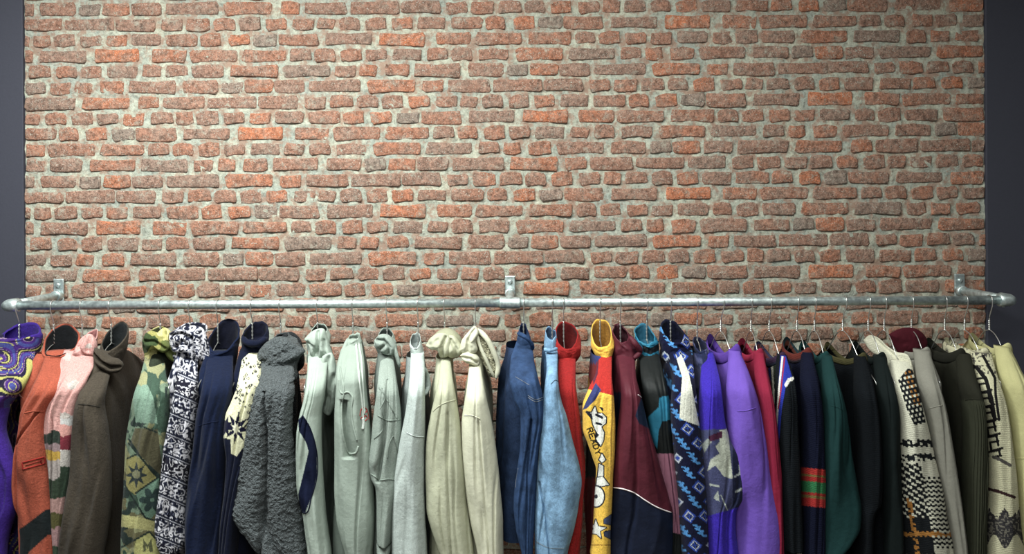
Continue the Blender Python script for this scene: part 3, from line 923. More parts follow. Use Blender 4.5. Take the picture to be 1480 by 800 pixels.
# navy and white paisley fleece
def c_pais(px, py, part):
    u = px + .12 * py; v = py - .42 * px if part == 'sleeve' else py
    a = fbm(px / 7.5, py / 7.5, 11, 2); b = noise(px / 3.6, py / 3.6, 12)
    w = np.sin(a * 21 + b * 3.5)
    c = paint(px, (30, 34, 56)); c[w > .22] = lin((206, 204, 210)); c[np.abs(w + .2) < .12] = lin((112, 116, 138))
    if part == 'sleeve':
        q = (v - 490) / 31.0; fr = q - np.floor(q)
        c[(fr < .10) | (np.abs(fr - .17) < .03)] = lin((36, 40, 60))
        c[(fr > .10) & (fr < .14)] = lin((186, 186, 196))
        k = np.floor(q).astype(int) % 4 == 2
        c[k & (fr > .3) & (w < .72)] = lin((32, 30, 48))
    return c
g = G(275, 'patterned_fleece', 'navy and white paisley bandana print fleece', 'fleece', 'fleece', c_pais, 503)
g.body(wb=.12, bt=.030, m=120, n=120)
g.sleeve([(508, 262, 286), (540, 258, 284), (570, 253, 284), (600, 248, 282), (640, 241, 277), (680, 237, 273), (720, 232, 269), (755, 228, 268), (775, 230, 270), (790, 236, 266), (799, 242, 256)], ext=0, m=170, dy=1.2)
g.collar([(520, 258, 284), (508, 252, 290), (492, 248, 296), (482, 250, 298)], rd=.055, tilt=.55, inner=(34, 38, 58), wr=.2, m=110, n=60)
g.puff([(245, 481), (258, 474), (276, 470), (292, 473), (298, 485), (302, 505), (305, 520), (298, 523), (290, 512), (285, 528), (278, 513), (262, 506), (252, 508), (246, 496)], -.075, .035, [([(248, 484), (265, 480), (280, 486), (284, 505), (286, 524)], 2.4, .022), ([(292, 478), (295, 500), (301, 518)], 2.4, .018), ([(258, 500), (268, 490), (276, 500)], 2.4, .016)], name='collar_fold', m=150, n=40)
g.hang('paisley print fleece')

# plain navy fleece
g = G(315, 'fleece_jacket', 'plain navy blue fleece jacket with upright round collar', 'jacket', 'fleece', (22, 36, 66), 505)
g.body(wb=.17, bt=.036)
g.sleeve([(506, 302, 336), (530, 299, 336), (570, 292, 334), (600, 286, 328), (650, 280, 326), (700, 272, 324), (760, 267, 320), (800, 270, 317)], m=80)
g.seam([(287, 615), (300, 611), (316, 608)], .0018)
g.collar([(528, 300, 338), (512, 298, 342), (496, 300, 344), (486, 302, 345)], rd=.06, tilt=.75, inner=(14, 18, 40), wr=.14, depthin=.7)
g.hang('plain navy fleece jacket')

# navy fleece with cream starred shoulder
def c_star(px, py, part):
    c = paint(px, (21, 30, 56))
    if part == 'sleeve':
        cream = (py > 508) & poly(px, py, [(340, 500), (380, 500), (384, 610), (362, 640), (350, 648), (342, 659), (334, 655), (333, 634), (320, 632), (320, 560)])
        c[cream] = lin((214, 212, 180))
        for k in range(70):
            x, y = 340 + 38 * hsh(k * 1., 1., 3), 515 + 85 * hsh(k * 1., 2., 4)
            if k % 2: c[cream & (np.abs(px - x) + np.abs(py - y) < 2.0)] = lin((52, 52, 60))
            else: c[cream & (np.abs(np.abs(px - x) + np.abs(py - y) - 2) < .7)] = lin((70, 68, 70))
        c[cream & poly(px, py, starpts(342, 618, 24, 10, 8, -80, .8))] = lin((24, 26, 58))
        c[cream & poly(px, py, starpts(341, 619, 12, 5, 8, -60, .7))] = lin((222, 220, 196))
        c[cream & poly(px, py, starpts(326, 616, 17, 8, 8, -70, .7))] = lin((24, 26, 58))
        for x, y in ((362, 602), (366, 592), (358, 612), (371, 600)):
            c[cream & (segd(px, py, [(x - 4, y + 4), (x + 4, y - 4)]) < 1.6)] = lin((40, 42, 56))
    return c
g = G(364, 'fleece_pullover', 'navy fleece pullover with cream star patterned shoulder', 'pullover', 'fleece', c_star, 500)
g.body(wb=.14, bt=.030)
g.sleeve([(503, 353, 378), (530, 349, 376), (560, 343, 376), (580, 335, 376), (600, 327, 374), (630, 325, 368), (660, 329, 360), (700, 327, 352), (760, 320, 346), (800, 318, 343)], **FINE)
g.collar([(512, 352, 380), (500, 350, 386), (488, 350, 388), (480, 352, 386)], rd=.05, tilt=.5, inner=(16, 20, 44), wr=.16)
g.roll([(350, 487, -.07), (358, 495, -.09), (372, 496, -.09), (385, 488, -.06)], .010)
g.hang('navy pullover with starred shoulder')

# charcoal sherpa
g = G(405, 'sherpa_jacket', 'charcoal grey sherpa pile jacket with slumped collar', 'jacket', 'sherpa', (98, 104, 106), 510)
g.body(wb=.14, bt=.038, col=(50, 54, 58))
g.sleeve([(510, 376, 424), (535, 376, 424), (560, 370, 424), (600, 357, 422), (650, 350, 425), (700, 341, 432), (733, 332, 436), (750, 339, 438), (770, 356, 440), (800, 380, 444)],
         m=240, dy=1.1, lump=.0024, groove=[([(560, 388), (640, 391), (720, 388), (800, 385)], .07, 1.3)], hd=.06)
g.collar([(545, 374, 426), (528, 370, 430), (510, 374, 436), (497, 384, 430), (489, 396, 416)], rd=.062, tilt=.15, inner=(44, 48, 52), wr=.14, m=140, n=70, lump=.003, o=-.05)
g.puff([(373, 548), (370, 526), (375, 506), (388, 492), (403, 486), (418, 489), (430, 498), (441, 507), (433, 517), (428, 530), (429, 546), (415, 556), (395, 559), (381, 557)], -.08, .05, [([(428, 520), (418, 528), (412, 545)], 3.5, .02), ([(380, 556), (388, 540), (384, 520)], 4, .016)], name='slumped_collar', lump=.0032, m=160, n=46)
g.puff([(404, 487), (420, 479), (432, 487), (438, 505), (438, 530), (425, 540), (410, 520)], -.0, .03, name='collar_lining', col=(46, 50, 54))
g.hang('charcoal sherpa jacket')

# grey hoodie with navy side trim
TRIM = [(431, 606), (437, 600), (445, 612), (453, 632), (458, 655), (458, 688), (450, 718), (441, 741), (434, 739), (431, 714), (439, 682), (446, 652), (443, 640), (432, 622)]
def c_gnavy(px, py, part):
    c = paint(px, (165, 176, 166))
    if part == 'sleeve': c[poly(px, py, TRIM)] = lin((26, 34, 62))
    return c
g = G(459, 'hooded_sweatshirt', 'pale grey sweatshirt with a curved navy sleeve panel', 'sweatshirt', 'jersey', c_gnavy, 505)
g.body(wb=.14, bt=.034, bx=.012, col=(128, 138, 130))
g.sleeve([(506, 446, 474), (540, 444, 472), (575, 440, 468), (600, 434, 464), (625, 430, 464), (660, 429, 465), (700, 430, 467), (740, 438, 470), (770, 442, 474), (800, 446, 478)], **FINE)
g.line('trim_edge', TRIM[1:9], .002, (22, 28, 52), n=50, parent=g.sl)
g.collar([(520, 446, 474), (506, 444, 478), (492, 443, 478), (480, 450, 472)], rd=.05, tilt=.45, inner=(60, 68, 64), wr=.2)
g.puff([(440, 489), (449, 480), (458, 475), (468, 475), (472, 484), (477, 500), (480, 515), (470, 514), (462, 520), (450, 514), (446, 498)], -.075, .034, [([(461, 478), (463, 495), (459, 516)], 2.6, .022), ([(447, 493), (456, 500), (458, 514)], 2.4, .012), ([(470, 490), (472, 508)], 2.2, .012)], name='hood')
g.puff([(466, 514), (478, 509), (486, 528), (488, 560), (483, 588), (475, 600), (466, 594), (461, 575), (463, 545)], -.10, .032, [([(476, 515), (470, 540), (472, 570), (466, 590)], 3, .02), ([(484, 540), (478, 570), (474, 596)], 2.6, .014)], name='hood_drape')
g.hang('pale grey sweatshirt with navy panel')

# grey hoodie, red lettering and cord
SLIT_SHADE = [(493, 574), (500, 568), (507, 570), (509, 600), (517, 642), (512, 654), (504, 652), (498, 636), (495, 606)]
def c_gred(px, py, part):
    c = paint(px, (154, 165, 155))
    if part == 'sleeve': c[poly(px, py, SLIT_SHADE)] = lin((136, 147, 137))  # shade inside the armhole slit, painted into the sleeve colour
    return c
g = G(510, 'hooded_sweatshirt', 'grey sweatshirt with white cord and red embroidered lettering', 'sweatshirt', 'jersey', c_gred, 495)
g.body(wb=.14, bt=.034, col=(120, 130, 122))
g.sleeve([(489, 501, 521), (505, 494, 524), (530, 488, 527), (560, 486, 529), (600, 484, 533), (640, 484, 537), (700, 484, 540), (745, 487, 541), (775, 493, 540), (800, 500, 538)],
         groove=[([(572, 501), (600, 502), (640, 506), (655, 508)], .2, 1.5)], fold=.015, **FINE)
g.line('armhole_edge', [(491, 530), (494, 545), (497, 565), (494, 585), (494, 612), (498, 638), (506, 655), (514, 654), (518, 644)], .0032, n=70, parent=g.sl)
g.line('armhole_edge', [(490, 548), (495, 568), (503, 566), (509, 572), (508, 590), (510, 612), (516, 636)], .0028, n=60, parent=g.sl)
g.line('drawstring', [(514, 491), (517, 520), (520, 555), (524, 590), (525, 616)], .0034, (196, 204, 196), n=50)
g.line('drawstring', [(517, 489), (522, 515), (524, 545), (526, 580), (527, 598)], .0026, (188, 196, 188), n=50)
g.line('cord_tip', [(524, 603), (525, 612), (524, 620)], .0048, (204, 210, 204), n=10)
for q in ([(520, 601), (522, 592), (526, 588), (530, 592), (527, 598)], [(521, 605), (524, 602), (525, 606)], [(526, 604), (528, 600), (531, 604), (528, 608)], [(530, 591), (532, 598), (533, 606)]):
    g.line('lettering', q, .0015, (168, 58, 58), n=24, parent=g.sl)
g.collar([(505, 499, 523), (495, 499, 523), (488, 503, 520)], rd=.05, tilt=.2, wr=.15, o=-.05)
g.roll([(503, 489, -.07), (497, 505, -.10), (490, 530, -.15), (488, 560, -.20)], .008, name='hood_edge')
g.hang('grey sweatshirt with red lettering')

# quilted grey sweatshirt
g = G(559, 'quilted_sweatshirt', 'mid grey quilted sweatshirt with ribbed cuff and hanging neck strap', 'sweatshirt', 'heather', (150, 160, 152), 505)
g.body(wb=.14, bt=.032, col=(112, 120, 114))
g.sleeve([(508, 551, 567), (535, 548, 571), (570, 544, 576), (600, 540, 579), (630, 537, 580), (665, 533, 578), (688, 536, 577), (703, 543, 575), (740, 545, 571), (775, 545, 567), (781, 546, 566)], ext=0, groove=[([(545, 562), (620, 558), (690, 550)], .10, 1.1)], **FINE)
for q in ([(548, 560), (556, 572), (550, 590)], [(546, 600), (560, 607), (578, 606)], [(541, 634), (552, 622), (553, 606)], [(560, 662), (563, 640), (568, 630), (573, 645), (576, 660)], [(548, 694), (560, 692), (576, 694)],
          [(536, 684), (544, 690), (549, 696)], [(558, 575), (566, 590), (574, 605)], [(552, 560), (550, 580), (554, 604)]):
    g.line('quilt_stitch', q, .0019, (132, 142, 134), n=26, parent=g.sl)
g.sleeve([(779, 545, 566), (785, 544, 566), (798, 545, 565)], ext=0, o0=g.od + .02, ysh=779.5, fold=.003, rib=26, name='cuff', hd=.042)
g.collar([(516, 550, 568), (505, 546, 572), (494, 542, 572), (486, 546, 568)], rd=.045, tilt=.4, inner=(80, 88, 84), wr=.2)
g.puff([(541, 491), (549, 483), (560, 483), (569, 491), (574, 504), (568, 512), (557, 512), (548, 506), (543, 499)], -.08, .03, [([(545, 490), (556, 490), (564, 500), (562, 510)], 2.2, .018), ([(550, 503), (556, 498)], 2, .014)], name='collar_fold')
g.roll([(560, 486, -.04), (568, 497, -.08), (573, 512, -.09), (578, 531, -.09)], .009, name='neck_strap', flat=.6)
g.hang('quilted grey sweatshirt')

# heather grey
g = G(604, 'sweatshirt', 'light heather grey sweatshirt with tall plain neck', 'sweatshirt', 'heather', (180, 189, 185), 510)
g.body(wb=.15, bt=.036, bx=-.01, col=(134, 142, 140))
g.sleeve([(508, 594, 613), (545, 592, 614), (590, 587, 614), (620, 581, 614), (660, 574, 613), (700, 569, 613), (750, 567, 615), (800, 567, 617)], m=90, fold=.010)
g.seam([(588, 625), (600, 630), (613, 631)], .0026)
g.collar([(513, 594, 613), (503, 593, 611), (495, 592, 609), (491, 593, 608)], rd=.04, tilt=.5, inner=(120, 128, 126), wr=.08)
g.roll([(612, 530, -.10), (618, 545, -.08), (619, 558, -.08), (614, 570, -.12)], .008, col=(170, 180, 176))
g.hang('light heather grey sweatshirt')

# khaki cream hoodie
g = G(642, 'hooded_sweatshirt', 'khaki cream hooded sweatshirt with mushroom-folded hood', 'hoodie', 'jersey', (180, 181, 158), 512)
g.body(wb=.15, bt=.034)
g.sleeve([(508, 638, 650), (545, 634, 654), (575, 628, 659), (600, 622, 663), (630, 617, 667), (680, 615, 672), (730, 616, 676), (760, 622, 680), (790, 632, 684), (800, 636, 685)], m=90, groove=[([(590, 648), (680, 648), (800, 654)], .06, .8)], fold=.013)
g.seam([(626, 594), (635, 586), (648, 580), (662, 577)], .0022)
g.puff([(625, 486), (635, 477), (648, 474), (660, 480), (669, 495), (665, 507), (640, 508), (628, 500)], -.01, .045, name='hood', col=(160, 160, 136))
g.puff([(615, 499), (622, 488), (634, 481), (647, 483), (652, 496), (648, 514), (637, 516), (632, 506), (622, 504)], -.095, .032, [([(645, 486), (640, 500), (640, 514)], 2.6, .016), ([(622, 497), (634, 490)], 3, .008)], name='hood_fold')
g.puff([(645, 484), (656, 485), (664, 494), (670, 506), (663, 515), (650, 516), (643, 506)], -.085, .03, [([(652, 490), (660, 503), (660, 514)], 3, .012)], name='hood_fold')
g.hang('khaki cream hoodie')

# pale cream hoodie, pile lined
g = G(687, 'hooded_sweatshirt', 'pale cream hooded sweatshirt with pile lined hood drooping sideways', 'hoodie', 'jersey', (200, 199, 178), 512)
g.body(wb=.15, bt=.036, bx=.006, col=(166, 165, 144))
g.sleeve([(515, 679, 693), (550, 676, 698), (580, 671, 704), (610, 667, 711), (650, 668, 717), (700, 672, 723), (750, 679, 727), (800, 690, 728)], m=90, groove=[([(600, 692), (700, 700), (800, 708)], .06, .8)], fold=.013)
g.seam([(671, 600), (682, 600), (694, 605)], .0024)
g.puff([(680, 482), (690, 474), (704, 488), (714, 508), (720, 530), (717, 546), (704, 532), (690, 522), (680, 505)], -.035, .03, name='hood')
g.puff([(664, 506), (667, 492), (676, 480), (687, 471), (692, 478), (688, 492), (690, 507), (681, 514), (670, 512)], -.095, .03, [([(686, 475), (677, 490), (676, 508)], 2.6, .012)], name='hood_fold')
g.puff([(665, 513), (672, 507), (684, 509), (693, 518), (691, 528), (680, 526), (670, 521)], -.10, .026, [([(668, 515), (680, 516), (690, 522)], 2, .012)], name='hood_fold')
g.puff([(690, 478), (699, 484), (710, 503), (718, 526), (718, 543), (711, 545), (700, 529), (692, 509)], -.07, .02, name='hood_lining', fab='sherpa', col=(196, 192, 164), lump=.003, m=110, n=30)
g.roll([(689, 475, -.075), (702, 487, -.095), (713, 507, -.095), (720, 530, -.09), (717, 547, -.09)], .0085, name='hood_edge')
g.roll([(688, 480, -.09), (694, 500, -.10), (703, 520, -.10), (714, 545, -.09)], .0055, name='hood_edge')
g.hang('pale cream hoodie')

# dark denim jacket
def c_dden(px, py, part):
    c = paint(px, (54, 78, 112))
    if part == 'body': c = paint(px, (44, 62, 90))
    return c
g = G(757, 'denim_jacket', 'dark blue denim jacket with stitched cuffs', 'jacket', 'denim', c_dden, 497)
g.body(wb=.13, bt=.050, bx=-.028, hem=.585, drop=.12, nx=.032)
g.sleeve([(494, 746, 769), (520, 738, 772), (550, 736, 779), (575, 742, 785), (600, 752, 786), (640, 752, 781), (680, 747, 777), (725, 742, 774), (765, 746, 772), (800, 754, 770)], m=110, dy=2, groove=[([(600, 768), (680, 762), (800, 760)], .08, .8)])
for q in ([(763, 571), (774, 577), (785, 574)], [(763, 574), (774, 580), (785, 577)], [(749, 676), (746, 692), (745, 705)], [(745, 544), (755, 550), (765, 556)]):
    g.line('stitching', q, .0008, (120, 124, 130), n=24, parent=g.sl)
g.collar([(505, 746, 769), (494, 747, 768), (484, 748, 766), (476, 751, 762)], rd=.05, tilt=.35, inner=(30, 44, 76), wr=.08)
g.roll([(748, 481, -.09), (758, 486, -.11), (768, 496, -.10), (770, 505, -.08)], .007, name='collar_fold')
g.hang('dark blue denim jacket')

# light denim jacket
g = G(798, 'denim_jacket', 'light washed blue denim jacket with wide sleeve', 'jacket', 'denim', (126, 160, 188), 503)
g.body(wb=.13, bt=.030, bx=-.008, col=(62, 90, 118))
g.sleeve([(500, 787, 806), (530, 790, 806), (560, 787, 808), (580, 784, 812), (600, 781, 819), (640, 777, 829), (675, 775, 838), (697, 774, 841), (720, 773, 838), (760, 772, 830), (800, 773, 820)], m=110, dy=2, fold=.012, groove=[([(690, 778), (740, 788), (800, 794)], .05, .9)])
g.seam([(796, 555), (803, 549), (810, 554)], .0022, (90, 112, 130))
for q in ([(784, 600), (779, 660), (777, 720)], [(775, 782), (790, 790), (815, 792)]):
    g.line('stitching', q, .0008, (130, 140, 146), n=30, parent=g.sl)
g.collar([(508, 786, 806), (498, 786, 806), (488, 787, 805), (483, 788, 804)], rd=.045, tilt=.35, inner=(60, 84, 110), wr=.08)
g.roll([(786, 504, -.09), (795, 506, -.105), (806, 503, -.09)], .006, name='collar_fold')
g.hang('light washed denim jacket')

# red fleece
g = G(814, 'fleece_jacket', 'plain red fleece with round upright collar', 'jacket', 'fleece', (160, 32, 32), 508)
g.body(wb=.13, bt=.028, bx=.008)
g.sleeve([(508, 808, 832), (550, 806, 832), (600, 810, 838), (640, 816, 843), (680, 820, 846), (720, 818, 843), (760, 814, 841), (800, 810, 838)], m=90, hd=.035, o1=-.19)
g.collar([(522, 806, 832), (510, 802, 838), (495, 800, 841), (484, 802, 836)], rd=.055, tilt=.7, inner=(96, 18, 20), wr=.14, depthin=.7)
g.hang('plain red fleece')

# yellow and red jacket with big lettering
def c_yel(px, py, part):
    Y, RD, BL, WH, DK = (236, 194, 42), (186, 46, 36), (66, 74, 122), (226, 226, 218), (40, 44, 60)
    c = paint(px, Y)
    if part == 'collar': return c
    if part == 'body':
        c = paint(px, (40, 34, 34))
        c[(py < 590)] = lin((140, 34, 34)); c[(py < 525)] = lin(BL); c[(py > 545) & (py < 600) & (px < 852)] = lin((200, 160, 34)); c[(py > 690)] = lin((150, 34, 34))
        return c
    c[py < 566 + (px - 866) * .25] = lin(RD)
    c[poly(px, py, [(842, 592), (847, 580), (861, 553), (869, 563), (860, 578), (848, 590)])] = lin(BL)
    c[poly(px, py, [(862, 512), (866, 512), (864, 540), (858, 556), (856, 545)])] = lin((110, 50, 70))
    # fat white lettering with a dark edge
    shapes = [[(848, 595), (855, 596), (860, 587), (863, 597), (870, 597), (876, 603), (875.5, 611), (869, 616), (873, 625), (872, 636), (868, 644), (862, 637), (861, 630), (865, 628), (860, 620), (857, 612), (855, 603)],
              [(870, 655), (875, 664), (870, 668), (866, 664)], [(866, 670), (872, 673), (872, 687), (864, 688)], [(863, 690), (871, 688), (880, 700), (870, 702), (862, 701)]]
    for sh in shapes: c[segd(px, py, sh + [sh[0]]) < 1.7] = lin(DK)
    for sh in shapes: c[poly(px, py, sh)] = lin(WH)
    c[segd(px, py, [(862, 599), (870, 603)]) < 1.9] = lin(DK); c[segd(px, py, [(862, 611), (869, 613)]) < 1.6] = lin(DK)
    c[poly(px, py, [(865, 587), (872, 589), (872, 595)])] = lin(DK); c[poly(px, py, [(848, 595), (855, 597), (857, 606), (852, 602)])] = lin(DK)
    c[poly(px, py, [(860, 624), (866, 628), (861, 634), (868, 643), (860, 639)])] = lin(DK)
    d = np.hypot((px - 861.5) / 1.0, (py - 717) / 1.25)
    c[d < 13.3] = lin(DK); c[d < 11.4] = lin(WH); c[d < 2.5] = lin(DK)
    st = [(861, 750), (864.5, 760), (876, 762), (867, 767), (869, 777), (862, 771), (854, 770), (858, 763), (852, 757), (859, 758)]
    c[segd(px, py, st + [st[0]]) < 1.4] = lin(DK); c[poly(px, py, st)] = lin(WH)
    for sh in ([(873, 750), (884, 743), (884, 758), (873, 756)], [(873, 768), (884, 766), (884, 779), (874, 774)]):
        c[segd(px, py, sh + [sh[0]]) < 1.0] = lin(DK); c[poly(px, py, sh)] = lin((84, 96, 128))
    c[(np.abs(py - 787) < .8)] = lin((170, 128, 20))
    # READY, running down the arm
    L = {'R': [[(0, 0), (0, 6)], [(0, 6), (3, 6), (4, 5), (4, 4), (3, 3), (0, 3)], [(2, 3), (4, 0)]], 'E': [[(4, 0), (0, 0), (0, 6), (4, 6)], [(0, 3), (3, 3)]],
         'A': [[(0, 0), (2, 6), (4, 0)], [(1, 2), (3, 2)]], 'D': [[(0, 0), (0, 6), (2.5, 6), (4, 4.5), (4, 1.5), (2.5, 0), (0, 0)]], 'Y': [[(0, 6), (2, 3), (4, 6)], [(2, 3), (2, 0)]]}
    x0, y0 = np.array([852., 619.]), None
    ax = np.array([.34, .94]); up = np.array([.94, -.34])
    for i, ch in enumerate('READY'):
        o = np.array([848.5, 620.]) + ax * i * 8.4
        for st_ in L[ch]:
            pts = [tuple(o + ax * a * 1.42 + up * b * 1.25) for a, b in st_]
            c[segd(px, py, pts) < 1.0] = lin((38, 34, 30))
    return c
g = G(867, 'fleece_jacket', 'yellow and red fleece jacket with READY and white graffiti lettering', 'jacket', 'fleece', c_yel, 508)
g.body(wb=.15, bt=.030, bx=-.004, m=120, n=120)
g.sleeve([(508, 865, 884), (540, 861, 884), (562, 851, 886), (590, 842, 888), (618, 842, 889), (640, 849, 889), (660, 856, 888), (680, 862, 886), (700, 861, 885), (730, 859, 884), (765, 857, 882), (799, 853, 882)], ext=0, m=260, dy=.9, fold=.010)
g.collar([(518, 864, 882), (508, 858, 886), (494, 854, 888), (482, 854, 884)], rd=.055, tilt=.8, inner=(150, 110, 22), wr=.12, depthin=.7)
g.hang('yellow lettered fleece jacket')

# maroon shell jacket
def c_mar(px, py, part):
    c = paint(px, (100, 40, 56))
    if part == 'sleeve':
        yb = pchip([860, 885, 915, 945, 972, 1000], [703, 704, 712, 729, 740, 746], np.clip(px, 861, 999))
        c[py > yb] = lin((28, 38, 62)); c[poly(px, py, [(918, 600), (927, 574), (940, 608), (944, 622), (924, 612)])] = lin((34, 46, 70))
    if part == 'body': c[py > 566] = lin((28, 36, 60))
    return c
g = G(896, 'shell_jacket', 'maroon and navy nylon jacket with thin white piping', 'jacket', 'nylon', c_mar, 508)
g.body(wb=.14, bt=.032, m=110, n=120)
g.sleeve([(508, 890, 917), (540, 896, 919), (570, 898, 926), (610, 894, 936), (650, 889, 947), (690, 886, 959), (720, 884, 967), (742, 883, 972), (770, 881, 972), (800, 880, 971)], m=170, dy=1.5, fold=.013)
g.line('piping', [(886, 704), (900, 706), (915, 711), (932, 722), (945, 730), (958, 736), (970, 740)], .0018, (224, 214, 214), n=70, parent=g.sl)
g.line('piping', [(922, 570), (926, 573), (929, 576)], .0016, (214, 204, 204), n=12, parent=g.sl)
g.collar([(520, 888, 918), (508, 886, 924), (494, 885, 922), (482, 886, 908)], rd=.05, tilt=.5, inner=(66, 24, 38), wr=.16, tx=.25)
g.roll([(910, 486, -.07), (918, 496, -.09), (925, 508, -.08), (916, 518, -.09)], .009, name='collar_fold')
g.hang('maroon and navy nylon jacket')

# black jacket with teal and pink panels
def c_teal(px, py, part):
    T = (30, 130, 158)
    c = paint(px, (36, 40, 40))
    if part == 'collar':
        c = paint(px, T); c[poly(px, py, [(928, 498), (940, 503), (952, 496), (952, 506), (940, 512), (930, 508)])] = lin((30, 34, 40))
    if part == 'sleeve':
        c[poly(px, py, [(930, 612), (937, 602), (952, 588), (953, 574), (968, 571), (970, 606), (957, 609), (952, 622), (950, 648), (944, 640)])] = lin(T)
        m = (py > 655) & (px > 948) & (py < 772 - (984 - px) * .3)
        c[m] = lin((168, 116, 136)); c[m & (np.abs(px - (966 + (py - 655) * .12)) < 1)] = lin((130, 84, 104))
    return c
g = G(935, 'shell_jacket', 'black nylon jacket with teal collar and pink sleeve panel', 'jacket', 'nylon', c_teal, 508)
g.body(wb=.14, bt=.028)
g.sleeve([(505, 924, 950), (540, 926, 959), (580, 932, 967), (620, 939, 970), (655, 946, 974), (700, 951, 980), (740, 956, 985), (770, 955, 986), (800, 952, 988)], hd=.038, fold=.010, o1=-.175, **FINE)
g.collar([(520, 924, 952), (506, 920, 952), (492, 917, 950), (485, 917, 946)], rd=.05, tilt=.6, inner=(20, 90, 112), wr=.2, m=110, n=60)
g.hang('black jacket with teal collar')

# blue geometric fleece
def c_ikat(px, py, part):
    c = paint(px, (24, 28, 62))
    s_, t_ = (px + (py - 480) * -.20), py
    iy = np.floor(t_ / 21); off = np.where(iy % 2 == 0, 0, 11.5)
    ix = np.floor((s_ + off) / 23)
    dx = (s_ + off) - (ix + .5) * 23; dy = t_ - (iy + .5) * 21
    k = hsh(ix, iy, 8)
    dx = np.round(dx / 1.6) * 1.6; dy = np.round(dy / 1.6) * 1.6
    d = np.abs(dx) + np.abs(dy)
    A, B, C_ = lin((50, 84, 170)), lin((82, 150, 206)), lin((190, 196, 206))
    m1 = k < .42
    c[m1 & (d < 10.5)] = A; c[m1 & (d < 7)] = C_; c[m1 & (d < 5)] = lin((24, 28, 62)); c[m1 & ((np.abs(dx) < 1.5) | (np.abs(dy) < 1.5)) & (d < 4.5)] = A
    m2 = (k >= .42) & (k < .78)
    z = np.abs(dx - dy * .5 - 1.6 * np.where(np.floor(dy / 3.2) % 2 == 0, 1, -1))
    c[m2 & (z < 3.6) & (np.abs(dy) < 9)] = B
    m3 = k >= .78
    c[m3 & (d < 7)] = C_; c[m3 & (d < 4)] = A
    if part == 'sleeve': c[poly(px, py, [(976, 512), (985, 512), (996, 540), (1003, 575), (1011, 615), (996, 610), (982, 604), (984, 570), (986, 545)])] = lin((208, 208, 196))
    return c
g = G(969, 'patterned_fleece', 'navy fleece with bright blue diamond pattern and white shoulder panel', 'fleece', 'fleece', c_ikat, 500)
g.body(wb=.15, bt=.028, m=170, n=200)
g.sleeve([(503, 974, 1000), (530, 974, 1002), (560, 972, 1005), (600, 970, 1009), (640, 973, 1013), (680, 977, 1017), (730, 981, 1020), (800, 986, 1024)], m=170, dy=1.2, fold=.002)
g.collar([(520, 960, 1000), (506, 955, 1000), (490, 952, 998), (480, 956, 990)], rd=.055, tilt=.5, inner=(18, 22, 50), wr=.16, m=140, n=70, tx=.2)
g.hang('blue diamond patterned fleece')

# violet fleece with slate star panel
def c_vio(px, py, part):
    c = paint(px, (72, 50, 176))
    def camo():
        a = fbm(px / 22, py / 22, 21, 2); q = paint(px, (84, 88, 124)); q[a > .56] = lin((46, 54, 88)); q[a < .36] = lin((176, 182, 172)); return q
    if part in ('collar', 'body'): c = camo()
    if part == 'body': c[py > 610] = lin((66, 46, 160))
    if part == 'sleeve':
        m = (py > 620 - (px - 1030) * .06) & (py < 746 - (px - 1020) * .28)
        q = paint(px, (82, 86, 122))
        q[poly(px, py, [(1040, 622), (1052, 618), (1056, 660), (1059, 692), (1046, 688), (1034, 672), (1022, 680), (1027, 664), (1040, 655), (1034, 645), (1040, 638)])] = lin((184, 188, 174))
        q[poly(px, py, [(1014, 642), (1022, 634), (1030, 636), (1024, 644), (1018, 654)])] = lin((160, 166, 160))
        q[poly(px, py, [(1031, 720), (1038, 708), (1040, 724)])] = lin((178, 184, 178)); q[segd(px, py, [(1027, 700), (1038, 702)]) < 1.8] = lin((178, 184, 178))
        q[segd(px, py, [(1042, 715), (1052, 738)]) < .8] = lin((178, 184, 178)); q[poly(px, py, [(1024, 630), (1044, 622), (1044, 632), (1026, 638)])] = lin((86, 40, 70))
        q[px > 1059] = lin((40, 46, 76))
        q[segd(px, py, [(1062, 688), (1070, 684), (1069, 672)]) < 1.4] = lin((170, 176, 176)); q[segd(px, py, [(1064, 710), (1072, 706)]) < 1.6] = lin((170, 176, 176))
        m2 = m | ((px > 1058) & (py > 640) & (py < 730))
        c[m2] = q[m2]
    return c
g = G(1007, 'fleece_pullover', 'violet fleece with slate and cream star panel on sleeve', 'pullover', 'fleece', c_vio, 505)
g.body(wb=.12, bt=.024, m=120, n=120)
g.sleeve([(508, 1016, 1030), (550, 1013, 1040), (600, 1010, 1046), (635, 1011, 1055), (655, 1012, 1068), (690, 1015, 1078), (715, 1018, 1074), (735, 1020, 1063), (760, 1021, 1062), (800, 1022, 1066)], fold=.011, **FINE)
g.collar([(522, 1008, 1026), (508, 1004, 1024), (498, 1002, 1022)], rd=.05, tilt=.3, inner=(40, 44, 70), wr=.12, m=90)
g.hang('violet fleece with star panel')

